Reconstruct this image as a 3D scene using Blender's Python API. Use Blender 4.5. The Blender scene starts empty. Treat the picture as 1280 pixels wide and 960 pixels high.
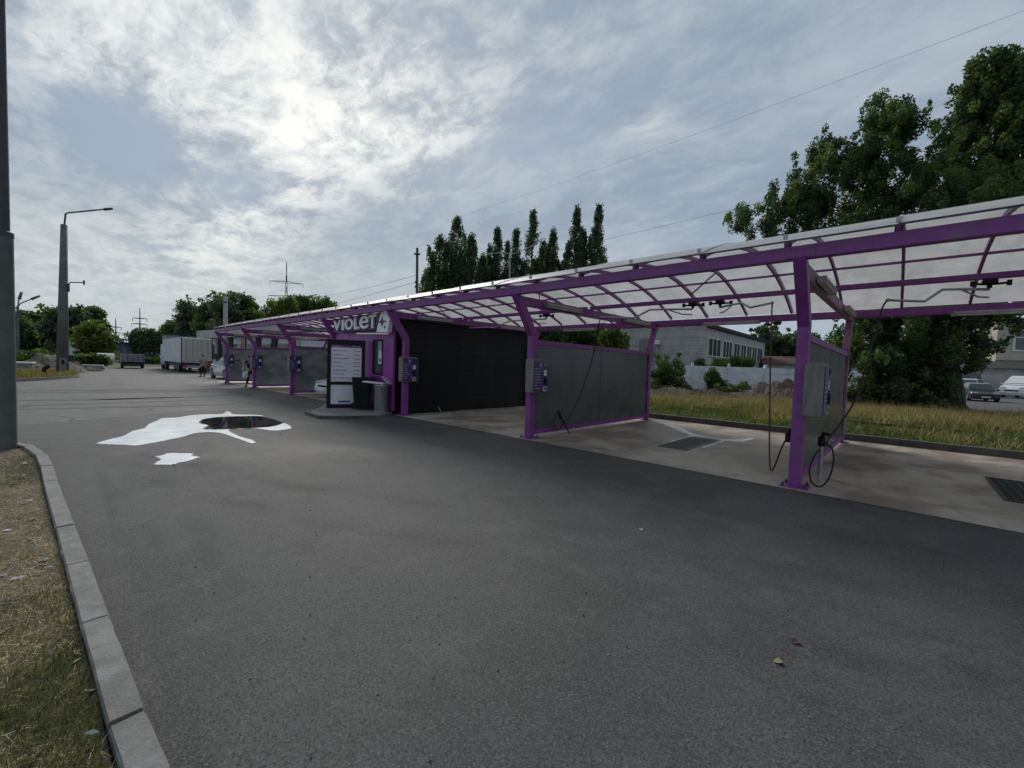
import bpy, bmesh, math, random
import numpy as np
from mathutils import Vector, Matrix

S = bpy.context.scene
COL = S.collection
R_ = math.radians
rnd = random.Random(7)

# ------------------------------------------------------------------ camera
F_PX, CX, CY, EYE = 527.56, 640.0, 480.0, 1.62         # photograph measured at 1280 x 960
YAW, PITCH, ROLL = -0.74826, -0.04168, 0.03247
_fw = np.array([math.sin(YAW) * math.cos(PITCH), math.cos(YAW) * math.cos(PITCH), math.sin(PITCH)])
_r = np.cross(_fw, [0, 0, 1]); _r /= np.linalg.norm(_r); _u = np.cross(_r, _fw)
_r, _u = _r * math.cos(ROLL) + _u * math.sin(ROLL), _u * math.cos(ROLL) - _r * math.sin(ROLL)
CR = np.stack([_r, -_u, _fw])                             # camera (right, down, forward) = CR @ world

cam_d = bpy.data.cameras.new('camera'); cam = bpy.data.objects.new('camera', cam_d); COL.objects.link(cam)
cam_d.sensor_fit = 'HORIZONTAL'; cam_d.sensor_width = 36.0; cam_d.lens = F_PX / 1280 * 36.0
cam_d.clip_start = 0.05; cam_d.clip_end = 9000
m = Matrix.Identity(4)
for i in range(3):
    m[i][0] = CR[0, i]; m[i][1] = -CR[1, i]; m[i][2] = -CR[2, i]
m[2][3] = EYE
cam.matrix_world = m
S.camera = cam

def ray(px, py): return CR.T @ np.array([px - CX, py - CY, F_PX])
def gnd(px, py, z=0.0):
    d = ray(px, py); t = (z - EYE) / d[2]; return Vector((d[0] * t, d[1] * t, z))
def at(px, py, dist):
    d = ray(px, py); d = d / math.hypot(d[0], d[1]) * dist; return Vector((d[0], d[1], d[2] + EYE))
def at_y(px, py, y):
    d = ray(px, py); t = y / d[1]; return Vector((d[0] * t, y, d[2] * t + EYE))
def at_x(px, py, x):
    d = ray(px, py); t = x / d[0]; return Vector((x, d[1] * t, d[2] * t + EYE))
def mpp(px, py, dist): return (at(px + 1, py, dist) - at(px, py, dist)).length

# ------------------------------------------------------------------ sky, sun, exposure
S.view_settings.view_transform = 'Standard'; S.view_settings.look = 'None'
S.view_settings.exposure = 0.66; S.view_settings.gamma = 1.0
SUN = Vector((-0.735, 0.375, 0.565)).normalized()
SUN_EL = math.asin(SUN.z); SUN_ROT = math.atan2(SUN.x, SUN.y)

class NG:
    """small node-graph helper"""
    def __init__(s, tree): s.t = tree
    def n(s, typ, **kw):
        nd = s.t.nodes.new(typ)
        for k, v in kw.items(): setattr(nd, k, v)
        return nd
    def link(s, a, b): s.t.links.new(a, b)
    def put(s, sock, v):
        if hasattr(v, 'is_linked') or isinstance(v, bpy.types.NodeSocket): s.t.links.new(v, sock)
        else: sock.default_value = v
    def math(s, op, a, b=0.0, c=None, clamp=False):
        nd = s.n('ShaderNodeMath', operation=op, use_clamp=clamp)
        s.put(nd.inputs[0], a); s.put(nd.inputs[1], b)
        if c is not None: s.put(nd.inputs[2], c)
        return nd.outputs[0]
    def vmath(s, op, a, b=(0, 0, 0), scale=None):
        nd = s.n('ShaderNodeVectorMath', operation=op)
        s.put(nd.inputs[0], a); s.put(nd.inputs[1], b)
        if scale is not None: s.put(nd.inputs['Scale'], scale)
        return nd.outputs['Value'] if op in ('DOT_PRODUCT', 'LENGTH', 'DISTANCE') else nd.outputs[0]
    def mix(s, f, a, b, blend='MIX'):
        nd = s.n('ShaderNodeMix', data_type='RGBA', blend_type=blend)
        s.put(nd.inputs[0], f)
        for sock, v in ((nd.inputs[6], a), (nd.inputs[7], b)):
            s.put(sock, (*v, 1.0) if isinstance(v, tuple) and len(v) == 3 else v)
        return nd.outputs[2]
    def noise(s, vec, scale, detail=4, rough=0.55, dist=0.0, out='Fac', dim='3D'):
        nd = s.n('ShaderNodeTexNoise', noise_dimensions=dim)
        if vec is not None: s.link(vec, nd.inputs['Vector'])
        nd.inputs['Scale'].default_value = scale; nd.inputs['Detail'].default_value = detail
        nd.inputs['Roughness'].default_value = rough; nd.inputs['Distortion'].default_value = dist
        return nd.outputs[out]
    def voro(s, vec, scale, feature='F1', out='Distance', rand=1.0):
        nd = s.n('ShaderNodeTexVoronoi', feature=feature)
        s.link(vec, nd.inputs['Vector']); nd.inputs['Scale'].default_value = scale
        nd.inputs['Randomness'].default_value = rand
        return nd.outputs[out]
    def step(s, v, lo, hi, a=0.0, b=1.0, smooth=True):
        nd = s.n('ShaderNodeMapRange', interpolation_type='SMOOTHSTEP' if smooth else 'LINEAR')
        s.put(nd.inputs[0], v)
        nd.inputs[1].default_value = lo; nd.inputs[2].default_value = hi
        nd.inputs[3].default_value = a; nd.inputs[4].default_value = b
        return nd.outputs[0]
    def mapping(s, vec, loc=(0, 0, 0), rot=(0, 0, 0), scale=(1, 1, 1)):
        nd = s.n('ShaderNodeMapping'); s.link(vec, nd.inputs[0])
        nd.inputs[1].default_value = loc; nd.inputs[2].default_value = rot; nd.inputs[3].default_value = scale
        return nd.outputs[0]

W = bpy.data.worlds.new('World'); S.world = W; W.use_nodes = True
def build_sky():
    t = W.node_tree; t.nodes.clear(); g = NG(t)
    out = g.n('ShaderNodeOutputWorld'); bg = g.n('ShaderNodeBackground'); g.link(bg.outputs[0], out.inputs[0])
    K = 0.1; bg.inputs[1].default_value = K
    sky = g.n('ShaderNodeTexSky', sky_type='NISHITA'); sky.sun_disc = False
    sky.sun_elevation = SUN_EL; sky.sun_rotation = SUN_ROT; sky.air_density = 1.2; sky.dust_density = 2.0; sky.ozone_density = 2.0
    tc = g.n('ShaderNodeTexCoord'); d = tc.outputs['Generated']
    sep = g.n('ShaderNodeSeparateXYZ'); g.link(d, sep.inputs[0]); z = sep.outputs[2]
    zz = g.math('ADD', g.math('MAXIMUM', z, 0.0), 0.16)
    cmb = g.n('ShaderNodeCombineXYZ')
    g.link(g.math('DIVIDE', sep.outputs[0], zz), cmb.inputs[0]); g.link(g.math('DIVIDE', sep.outputs[1], zz), cmb.inputs[1])
    p = cmb.outputs[0]
    warp = g.noise(p, 1.6, 5, 0.55, out='Color')
    pw = g.vmath('ADD', p, g.vmath('SCALE', g.vmath('SUBTRACT', warp, (0.5, 0.5, 0.5)), scale=0.30))
    RZ = R_(-111)
    ps = g.mapping(pw, loc=(2.3, 5.1, 0), rot=(0, 0, RZ), scale=(0.8, 1.5, 1))
    big = g.noise(ps, 1.3, 4, 0.55)
    fine = g.noise(g.mapping(pw, loc=(4.3, 1.7, 0), rot=(0, 0, RZ + 0.25), scale=(0.85, 1.35, 1)), 4.6, 10, 0.64, 0.05)
    wisp = g.noise(g.mapping(pw, loc=(1.2, 8.7, 0), rot=(0, 0, RZ), scale=(0.8, 1.6, 1)), 11.0, 8, 0.68, 0.15)
    def blob_(c, ax, ay, ang, amt):
        """soft cloud bank or gap at a place in the cloud layer"""
        v = g.vmath('SUBTRACT', pw, (c[0], c[1], 0)); v = g.mapping(v, rot=(0, 0, R_(-ang)), scale=(1 / ax, 1 / ay, 1))
        r = g.vmath('LENGTH', v); return g.math('MULTIPLY', g.math('EXPONENT', g.math('MULTIPLY', g.math('MULTIPLY', r, r), -1.0)), amt)
    def total(items):
        o = items[0]
        for it in items[1:]: o = g.math('ADD', o, it)
        return o
    bright = total([blob_((-1.16, 0.48), 0.50, 0.46, 111, 0.66), blob_((-1.45, 0.10), 0.40, 0.24, 111, 0.45), blob_((-2.35, 0.60), 0.95, 0.30, 111, 0.62), blob_((-1.14, 0.80), 0.17, 0.13, 111, 0.35), blob_((-1.50, 0.62), 0.30, 0.22, 111, 0.30), blob_((-0.60, 1.25), 0.10, 0.07, 111, 0.25), blob_((-3.4, 0.2), 1.2, 1.0, 111, 0.35)])
    gaps = total([blob_((-1.80, 0.16), 0.34, 0.16, 111, 0.22), blob_((-1.96, 0.50), 0.26, 0.11, 111, 0.19), blob_((-1.00, 1.10), 0.40, 0.20, 60, 0.17), blob_((-1.66, -0.06), 0.14, 0.08, 111, 0.12), blob_((-1.70, 0.72), 0.16, 0.08, 111, 0.12), blob_((-1.05, 0.30), 0.14, 0.07, 120, 0.10)])
    tex = g.math('ADD', g.math('MULTIPLY', fine, 0.62), g.math('MULTIPLY', wisp, 0.38))
    dens = g.math('ADD', g.math('MULTIPLY', big, 0.55), g.math('MULTIPLY', tex, 0.45))
    dens = g.math('SUBTRACT', g.math('ADD', dens, g.math('MULTIPLY', bright, 0.06)), gaps)
    cover = g.step(dens, 0.25, 0.53)
    lum = g.math('MULTIPLY', bright, g.step(tex, 0.37, 0.62, 0.28, 1.15), clamp=True)
    lum = g.math('MULTIPLY', lum, g.step(dens, 0.34, 0.54, 0.30, 1.0))
    clear = g.vmath('MULTIPLY', sky.outputs[0], (K * 0.9, K * 0.92, K * 0.97))
    clear = g.mix(0.93, clear, (0.182, 0.232, 0.298))
    dull = g.mix(g.step(g.math('ADD', g.math('MULTIPLY', tex, 0.5), g.math('MULTIPLY', big, 0.5)), 0.36, 0.64), (0.168, 0.214, 0.270), (0.276, 0.320, 0.366))
    cloud = g.mix(lum, dull, (0.63, 0.635, 0.61))
    col = g.mix(cover, clear, cloud)
    haze = g.step(z, 0.02, 0.34, 1.0, 0.0)
    sunside = g.math('POWER', g.math('MAXIMUM', g.vmath('DOT_PRODUCT', d, (-0.92, 0.25, 0.30)), 0.0), 3.0)
    hz = g.mix(sunside, (0.30, 0.350, 0.390), (0.41, 0.44, 0.42))
    col = g.mix(g.math('MULTIPLY', haze, 0.60), col, hz)
    below = g.step(z, -0.05, 0.0)
    col = g.mix(below, (0.12, 0.12, 0.11), col)
    g.link(g.vmath('SCALE', col, scale=1.0 / K), bg.inputs[0])
build_sky()

sun_d = bpy.data.lights.new('sun', 'SUN'); sun_d.energy = 1.6; sun_d.angle = R_(26); sun_d.color = (1.0, 0.95, 0.88)
sun = bpy.data.objects.new('sun', sun_d); COL.objects.link(sun)
sun.rotation_euler = (-SUN).to_track_quat('-Z', 'Y').to_euler()
S.render.engine = 'CYCLES'
S.cycles.max_bounces = 8; S.cycles.transparent_max_bounces = 16

# ------------------------------------------------------------------ materials
MATS = {}
def mat(name, c1, c2=None, scale=6.0, rough=0.6, bump=0.0, bscale=None, metal=0.0, detail=5, lo=0.35, hi=0.65,
        dirt=None, dscale=1.2, damt=0.5, coat=0.0, alpha_stretch=(1, 1, 1), spec=0.5):
    if name in MATS: return MATS[name]
    M = bpy.data.materials.new(name); M.use_nodes = True; t = M.node_tree; g = NG(t)
    b = t.nodes['Principled BSDF']
    tc = g.n('ShaderNodeTexCoord'); v = tc.outputs['Object']
    if alpha_stretch != (1, 1, 1): v = g.mapping(v, scale=alpha_stretch)
    if c2 is None: c2 = tuple(x * 0.8 for x in c1)
    n = g.noise(v, scale, detail, 0.6)
    c = g.mix(g.step(n, lo, hi), c2, c1)
    if dirt:
        dn = g.noise(g.mapping(v, loc=(3.1, 7.7, 1.3)), dscale, 6, 0.65)
        c = g.mix(g.math('MULTIPLY', g.step(dn, 0.45, 0.72), damt), c, dirt)
    g.link(c, b.inputs['Base Color'])
    r = g.math('ADD', rough - 0.06, g.math('MULTIPLY', n, 0.12)); g.link(r, b.inputs['Roughness'])
    b.inputs['Metallic'].default_value = metal; b.inputs['Coat Weight'].default_value = coat
    b.inputs['Specular IOR Level'].default_value = spec
    if bump:
        bn = g.n('ShaderNodeBump'); bn.inputs['Strength'].default_value = bump; bn.inputs['Distance'].default_value = 0.02
        g.link(g.noise(v, bscale or scale * 4, 6, 0.65), bn.inputs['Height']); g.link(bn.outputs[0], b.inputs['Normal'])
    MATS[name] = M
    return M

_a, _b = gnd(506, 678), gnd(738, 735); _c, _d = gnd(560, 640), gnd(900, 700); _e, _f = gnd(330, 600), gnd(700, 640)
TRACKS = [(_a.x, _a.y, _b.x, _b.y, 0.13, 0.85), (_c.x, _c.y, _d.x, _d.y, 0.15, 0.65), (_e.x, _e.y, _f.x, _f.y, 0.18, 0.6)]
def asphalt(name, base, dark, light, streak_rot, patch=0.5, cracks=False):
    M = bpy.data.materials.new(name); M.use_nodes = True; t = M.node_tree; g = NG(t); b = t.nodes['Principled BSDF']
    tc = g.n('ShaderNodeTexCoord'); v = tc.outputs['Object']
    grain = g.noise(v, 62, 3, 0.7); stones = g.voro(v, 130, out='Color'); st = g.n('ShaderNodeSeparateColor'); g.link(stones, st.inputs[0])
    big = g.noise(v, 0.35, 6, 0.62, 0.6); mid = g.noise(v, 2.3, 6, 0.65)
    tyre = g.noise(g.mapping(v, rot=(0, 0, R_(streak_rot)), scale=(0.12, 1.6, 1)), 1.0, 5, 0.6, 0.3)
    blotch = g.noise(v, 9.0, 5, 0.7, 0.3); fleck = g.noise(g.mapping(v, loc=(3.3, 8.1, 0)), 26.0, 4, 0.75)
    stain = g.noise(g.mapping(v, loc=(11.0, 5.0, 0)), 0.8, 7, 0.68, 0.8)
    c = g.mix(g.step(big, 0.40, 0.62), dark, base)
    c = g.mix(g.math('MULTIPLY', g.step(tyre, 0.5, 0.66), patch), c, dark)
    c = g.mix(g.math('MULTIPLY', g.step(mid, 0.46, 0.70), 0.50), c, light)
    c = g.mix(g.math('MULTIPLY', g.step(stain, 0.56, 0.70), 0.45), c, tuple(x * 0.72 for x in dark))
    # worn tyre tracks: lines of rubber across the lot, broken up by noise
    for (x0_, y0_, x1_, y1_, w_, amt_) in TRACKS:
        dl = math.hypot(x1_ - x0_, y1_ - y0_); nx_, ny_ = -(y1_ - y0_) / dl, (x1_ - x0_) / dl
        sway = g.vmath('ADD', v, g.vmath('SCALE', g.vmath('SUBTRACT', g.noise(v, 0.22, 2, 0.4, out='Color'), (0.5, 0.5, 0.5)), scale=1.6))
        dd_ = g.math('DIVIDE', g.math('SUBTRACT', g.vmath('DOT_PRODUCT', sway, (nx_, ny_, 0)), nx_ * x0_ + ny_ * y0_), w_)
        tk = g.math('EXPONENT', g.math('MULTIPLY', g.math('MULTIPLY', dd_, dd_), -1.0))
        tk = g.math('MULTIPLY', tk, g.step(g.noise(g.mapping(v, loc=(x0_, y0_, 0)), 0.9, 5, 0.65), 0.40, 0.62))
        c = g.mix(g.math('MULTIPLY', tk, amt_), c, tuple(x * 0.55 for x in dark))
    wv = g.vmath('ADD', v, g.vmath('SCALE', g.vmath('SUBTRACT', g.noise(v, 5.0, 4, 0.6, out='Color'), (0.5, 0.5, 0.5)), scale=0.22))
    drip = g.math('MULTIPLY', g.step(g.voro(wv, 1.15), 0.05, 0.13, 1.0, 0.0), g.step(g.noise(v, 0.6, 2), 0.45, 0.6))
    c = g.mix(g.math('MULTIPLY', drip, 0.55), c, tuple(x * 0.45 for x in dark))
    if cracks:
        ck = g.step(g.voro(wv, 0.33, feature='DISTANCE_TO_EDGE'), 0.004, 0.022, 1.0, 0.0)
        c = g.mix(g.math('MULTIPLY', ck, g.step(g.noise(v, 0.25, 3), 0.42, 0.58)), c, tuple(x * 0.3 for x in dark))
    c = g.mix(g.math('MULTIPLY', g.step(blotch, 0.52, 0.74), 0.42), c, tuple(x * 0.62 for x in dark))
    c = g.mix(g.math('MULTIPLY', g.step(fleck, 0.54, 0.74), 0.60), c, tuple(x * 0.42 for x in dark))
    c = g.mix(g.math('MULTIPLY', g.step(grain, 0.46, 0.62), 0.70), c, tuple(x * 0.35 for x in dark))
    grain2 = g.noise(g.mapping(v, loc=(1.7, 2.9, 0)), 95, 2, 0.6)
    c = g.mix(g.math('MULTIPLY', g.step(grain2, 0.54, 0.66), 0.55), c, tuple(x * 1.35 for x in light))
    c = g.mix(g.math('MULTIPLY', g.step(st.outputs[0], 0.84, 1.0), 0.40), c, tuple(x * 1.6 for x in light))
    g.link(c, b.inputs['Base Color'])
    g.link(g.step(big, 0.3, 0.7, 0.72, 0.86), b.inputs['Roughness']); b.inputs['Specular IOR Level'].default_value = 0.4
    bn = g.n('ShaderNodeBump'); bn.inputs['Strength'].default_value = 0.55; bn.inputs['Distance'].default_value = 0.006
    h = g.math('ADD', g.math('MULTIPLY', g.voro(v, 150), 0.3), g.noise(v, 80, 6, 0.75))
    g.link(h, bn.inputs['Height']); g.link(bn.outputs[0], b.inputs['Normal'])
    MATS[name] = M; return M

def concrete_slab(name):
    M = bpy.data.materials.new(name); M.use_nodes = True; t = M.node_tree; g = NG(t); b = t.nodes['Principled BSDF']
    tc = g.n('ShaderNodeTexCoord'); v = tc.outputs['Object']
    a = g.noise(v, 0.8, 7, 0.65, 0.5); s = g.noise(g.mapping(v, scale=(1.0, 0.35, 1)), 1.6, 6, 0.6, 0.4); f = g.noise(v, 38, 4, 0.7)
    c = g.mix(g.step(a, 0.36, 0.64), (0.225, 0.172, 0.132), (0.430, 0.380, 0.315))
    c = g.mix(g.math('MULTIPLY', g.step(s, 0.50, 0.68), 0.6), c, (0.190, 0.130, 0.092))
    c = g.mix(g.math('MULTIPLY', g.step(g.noise(g.mapping(v, loc=(9, 4, 0)), 0.55, 6, 0.6), 0.54, 0.70), 0.40), c, (0.095, 0.085, 0.074))
    c = g.mix(g.math('MULTIPLY', g.step(f, 0.45, 0.75), 0.22), c, (0.11, 0.10, 0.09))
    g.link(c, b.inputs['Base Color']); g.link(g.step(a, 0.3, 0.7, 0.42, 0.75), b.inputs['Roughness'])
    bn = g.n('ShaderNodeBump'); bn.inputs['Strength'].default_value = 0.35; bn.inputs['Distance'].default_value = 0.006
    g.link(f, bn.inputs['Height']); g.link(bn.outputs[0], b.inputs['Normal'])
    MATS[name] = M; return M

def attr_mat(name, rough=0.7, trans=0.0, gain=1.0, spec=0.3):
    """colour comes from the per-blade / per-leaf attribute 'tint'"""
    M = bpy.data.materials.new(name); M.use_nodes = True; t = M.node_tree; g = NG(t); b = t.nodes['Principled BSDF']
    a = g.n('ShaderNodeAttribute'); a.attribute_name = 'tint'
    c = g.vmath('SCALE', a.outputs['Color'], scale=gain)
    g.link(c, b.inputs['Base Color']); b.inputs['Roughness'].default_value = rough; b.inputs['Specular IOR Level'].default_value = spec
    if trans:
        tr = g.n('ShaderNodeBsdfTranslucent'); g.link(g.vmath('MULTIPLY', c, (1.3, 1.5, 0.7)), tr.inputs[0])
        mx = g.n('ShaderNodeMixShader'); mx.inputs[0].default_value = trans
        g.link(b.outputs[0], mx.inputs[1]); g.link(tr.outputs[0], mx.inputs[2]); g.link(mx.outputs[0], t.nodes['Material Output'].inputs[0])
    MATS[name] = M; return M

def sheet_mat(name):
    """milky polycarbonate: scatters light through, lets some pass straight"""
    M = bpy.data.materials.new(name); M.use_nodes = True; t = M.node_tree; g = NG(t); t.nodes.remove(t.nodes['Principled BSDF'])
    tc = g.n('ShaderNodeTexCoord'); v = tc.outputs['Object']
    n = g.noise(v, 1.4, 7, 0.65, 0.6); f = g.noise(v, 30, 3, 0.7)
    c = g.mix(g.step(n, 0.35, 0.68), (0.66, 0.67, 0.65), (0.82, 0.825, 0.81))
    c = g.mix(g.math('MULTIPLY', g.step(f, 0.5, 0.8), 0.25), c, (0.60, 0.61, 0.59))
    sm = g.noise(g.mapping(v, scale=(1.6, 0.35, 1)), 2.2, 6, 0.65, 0.4)
    c = g.mix(g.math('MULTIPLY', g.step(sm, 0.50, 0.70), 0.45), c, (0.50, 0.51, 0.47))
    sp = g.noise(g.mapping(v, loc=(2, 7, 0)), 7.0, 5, 0.7)
    c = g.mix(g.math('MULTIPLY', g.step(sp, 0.60, 0.72), 0.40), c, (0.36, 0.37, 0.33))
    tl = g.n('ShaderNodeBsdfTranslucent'); g.link(c, tl.inputs[0])
    df = g.n('ShaderNodeBsdfPrincipled'); g.link(c, df.inputs['Base Color']); df.inputs['Roughness'].default_value = 0.35
    tp = g.n('ShaderNodeBsdfTransparent'); tp.inputs[0].default_value = (0.95, 0.96, 0.96, 1)
    m1 = g.n('ShaderNodeMixShader'); m1.inputs[0].default_value = 0.56; g.link(tl.outputs[0], m1.inputs[1]); g.link(df.outputs[0], m1.inputs[2])
    m2 = g.n('ShaderNodeMixShader'); m2.inputs[0].default_value = 0.09; g.link(m1.outputs[0], m2.inputs[1]); g.link(tp.outputs[0], m2.inputs[2])
    g.link(m2.outputs[0], t.nodes['Material Output'].inputs[0])
    MATS[name] = M; return M

def water_mat(name):
    M = bpy.data.materials.new(name); M.use_nodes = True; t = M.node_tree; g = NG(t); b = t.nodes['Principled BSDF']
    tc = g.n('ShaderNodeTexCoord'); v = tc.outputs['Object']
    g.link(g.mix(g.noise(v, 3, 4), (0.012, 0.013, 0.014), (0.03, 0.03, 0.03)), b.inputs['Base Color'])
    b.inputs['Roughness'].default_value = 0.03; b.inputs['IOR'].default_value = 1.6
    bn = g.n('ShaderNodeBump'); bn.inputs['Strength'].default_value = 0.05; bn.inputs['Distance'].default_value = 0.002
    g.link(g.noise(v, 9, 3), bn.inputs['Height']); g.link(bn.outputs[0], b.inputs['Normal'])
    MATS[name] = M; return M

def foam_mat(name):
    M = bpy.data.materials.new(name); M.use_nodes = True; t = M.node_tree; g = NG(t); b = t.nodes['Principled BSDF']
    tc = g.n('ShaderNodeTexCoord'); v = tc.outputs['Object']
    n = g.noise(v, 1.6, 6, 0.6, 0.5)
    fc = g.mix(g.step(n, 0.3, 0.7), (0.50, 0.56, 0.60), (0.78, 0.80, 0.80))
    fc = g.mix(g.math('MULTIPLY', g.step(g.noise(g.mapping(v, loc=(5, 1, 0)), 5.0, 7, 0.7, 0.8), 0.54, 0.66), 0.55), fc, (0.34, 0.35, 0.355))
    g.link(fc, b.inputs['Base Color'])
    at_ = g.n('ShaderNodeAttribute'); at_.attribute_name = 'edge'
    en = g.math('ADD', at_.outputs['Fac'], g.math('MULTIPLY', g.math('SUBTRACT', g.noise(v, 16.0, 6, 0.7), 0.5), 1.3))
    g.link(g.step(en, 0.25, 0.75), b.inputs['Alpha'])
    b.inputs['Roughness'].default_value = 0.4; b.inputs['Coat Weight'].default_value = 0.6; b.inputs['Coat Roughness'].default_value = 0.15
    bn = g.n('ShaderNodeBump'); bn.inputs['Strength'].default_value = 0.12; bn.inputs['Distance'].default_value = 0.004
    g.link(g.noise(v, 14, 5, 0.6), bn.inputs['Height']); g.link(bn.outputs[0], b.inputs['Normal'])
    MATS[name] = M; return M

def glass_mat(name, col=(0.03, 0.035, 0.04)):
    M = bpy.data.materials.new(name); M.use_nodes = True; b = M.node_tree.nodes['Principled BSDF']; g = NG(M.node_tree)
    tc = g.n('ShaderNodeTexCoord')
    g.link(g.mix(g.noise(tc.outputs['Object'], 0.9, 3), col, tuple(x * 2.2 for x in col)), b.inputs['Base Color'])
    b.inputs['Roughness'].default_value = 0.06; b.inputs['IOR'].default_value = 1.5
    MATS[name] = M; return M

purple = mat('violet_paint', (0.240, 0.050, 0.270), (0.195, 0.040, 0.222), 3.0, 0.45, 0.06, 60, detail=8, dirt=(0.20, 0.13, 0.19), dscale=3.5, damt=0.5)
purple_pale = mat('violet_paint_pale', (0.25, 0.12, 0.22), (0.17, 0.06, 0.16), 3.0, 0.55, 0.05, 60, dirt=(0.36, 0.29, 0.31), dscale=3.0, damt=0.7)  # paler violet for the back post and cross beam of one frame
facade_m = mat('violet_facade', (0.340, 0.058, 0.350), (0.290, 0.048, 0.300), 2.0, 0.38, 0.02, 40, dirt=(0.15, 0.05, 0.18), dscale=1.2, damt=0.4)
deep_purple = mat('deep_violet_print', (0.070, 0.034, 0.165), (0.055, 0.026, 0.130), 9, 0.35)
black_m = mat('black_plastic', (0.013, 0.013, 0.015), (0.008, 0.008, 0.009), 5, 0.55, 0.05, spec=0.25)
rubber = mat('rubber', (0.014, 0.014, 0.015), (0.020, 0.020, 0.020), 8, 0.7)
red_hose = mat('red_hose', (0.14, 0.025, 0.02), (0.09, 0.02, 0.018), 8, 0.5)
blackwall = mat('charcoal_cladding', (0.0135, 0.015, 0.019), (0.009, 0.010, 0.013), 1.6, 0.42, 0.04, 30, alpha_stretch=(1, 1.6, 0.3), dirt=(0.030, 0.031, 0.033), dscale=1.1, damt=0.5, spec=0.2)
screen_m = mat('dark_polycarbonate', (0.078, 0.088, 0.095), (0.058, 0.067, 0.075), 0.9, 0.28, 0.02, 20, dirt=(0.10, 0.11, 0.115), dscale=1.7, damt=0.35)
screen_skylit = mat('skylit_dusty_polycarbonate', (0.27, 0.29, 0.305), (0.135, 0.15, 0.162), 1.3, 0.3, 0.02, 20, dirt=(0.36, 0.38, 0.39), dscale=1.6, damt=0.6, alpha_stretch=(1, 0.7, 1.8))  # far panels: sky light painted in as a paler colour, with dusty streaks
steel = mat('brushed_steel', (0.22, 0.216, 0.200), (0.14, 0.139, 0.131), 3, 0.45, 0.03, 60, metal=0.5, dirt=(0.17, 0.15, 0.13), dscale=2.0, damt=0.5, alpha_stretch=(5, 5, 0.5))
galv = mat('galvanised', (0.42, 0.44, 0.45), (0.30, 0.32, 0.33), 7, 0.45, 0.04, metal=0.6)
lampbox = mat('lamp_diffuser', (0.55, 0.53, 0.50), (0.42, 0.40, 0.39), 5, 0.4, dirt=(0.25, 0.22, 0.2), dscale=5, damt=0.5)
white_m = mat('white_plastic', (0.78, 0.78, 0.78), (0.68, 0.68, 0.69), 4, 0.4, dirt=(0.5, 0.5, 0.5), dscale=2, damt=0.3)
letter_m = mat('letter_white', (0.88, 0.88, 0.89), (0.80, 0.80, 0.82), 6, 0.35)
paper = mat('paper_print', (0.82, 0.76, 0.84), (0.74, 0.69, 0.77), 3, 0.6)
ink = mat('ink', (0.06, 0.05, 0.08), (0.09, 0.08, 0.11), 9, 0.6)
pale_print = mat('pale_print', (0.42, 0.38, 0.55), (0.30, 0.26, 0.44), 9, 0.6)
concrete = mat('concrete', (0.235, 0.235, 0.225), (0.175, 0.175, 0.168), 4, 0.85, 0.35, 40, dirt=(0.11, 0.105, 0.095), dscale=1.4, damt=0.5)
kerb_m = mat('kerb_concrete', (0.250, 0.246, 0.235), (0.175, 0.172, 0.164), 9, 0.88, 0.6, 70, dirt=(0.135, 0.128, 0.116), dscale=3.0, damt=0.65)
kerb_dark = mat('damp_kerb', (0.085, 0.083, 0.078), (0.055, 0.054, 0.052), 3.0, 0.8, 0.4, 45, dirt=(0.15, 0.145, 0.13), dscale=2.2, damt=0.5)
pole_conc = mat('pole_concrete', (0.155, 0.145, 0.145), (0.105, 0.10, 0.10), 2.2, 0.85, 0.3, 30)
pole_pale = mat('pale_pole_concrete', (0.34, 0.34, 0.33), (0.27, 0.27, 0.265), 2.2, 0.85, 0.3, 30)
dark_steel = mat('dark_painted_steel', (0.052, 0.054, 0.055), (0.035, 0.037, 0.038), 6, 0.55, 0.15, 40)
rust_m = mat('rusty_iron', (0.10, 0.05, 0.032), (0.055, 0.032, 0.024), 6, 0.8, 0.3, 40)
soil = mat('verge_soil', (0.105, 0.083, 0.056), (0.050, 0.040, 0.028), 5, 0.95, 0.9, 22, dirt=(0.19, 0.145, 0.085), dscale=2.4, damt=0.8)
field_m = mat('field_ground', (0.075, 0.068, 0.035), (0.045, 0.046, 0.022), 0.9, 0.95, 0.6, 9, dirt=(0.12, 0.095, 0.055), dscale=0.35, damt=0.7)
sand_m = mat('sand', (0.30, 0.25, 0.17), (0.21, 0.17, 0.12), 1.2, 0.95, 0.4, 12)
gravel_m = mat('gravel', (0.190, 0.140, 0.112), (0.095, 0.068, 0.056), 9, 0.95, 0.9, 26)
bark = mat('bark', (0.050, 0.042, 0.034), (0.028, 0.024, 0.020), 6, 0.9, 0.7, 30, alpha_stretch=(1, 1, 0.25))
greybrick = mat('grey_block', (0.47, 0.46, 0.45), (0.37, 0.36, 0.355), 1.0, 0.9, 0.3, 18, dirt=(0.27, 0.26, 0.25), dscale=0.5, damt=0.5)
fence_m = mat('limed_concrete', (0.80, 0.83, 0.87), (0.68, 0.71, 0.75), 1.6, 0.85, 0.25, 20, dirt=(0.34, 0.35, 0.36), dscale=0.9, damt=0.5)
roof_dark = mat('tar_roof', (0.035, 0.034, 0.036), (0.022, 0.022, 0.023), 3, 0.85)
rustroof = mat('rust_roof', (0.105, 0.052, 0.036), (0.060, 0.036, 0.030), 2.0, 0.85, 0.2)
cream_m = mat('cream_plaster', (0.50, 0.46, 0.36), (0.42, 0.39, 0.31), 0.7, 0.9, 0.1, 20, dirt=(0.34, 0.32, 0.26), dscale=0.5, damt=0.5)
car_white = mat('white_car_paint', (0.68, 0.70, 0.72), (0.62, 0.64, 0.66), 2, 0.28, coat=0.6)
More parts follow.
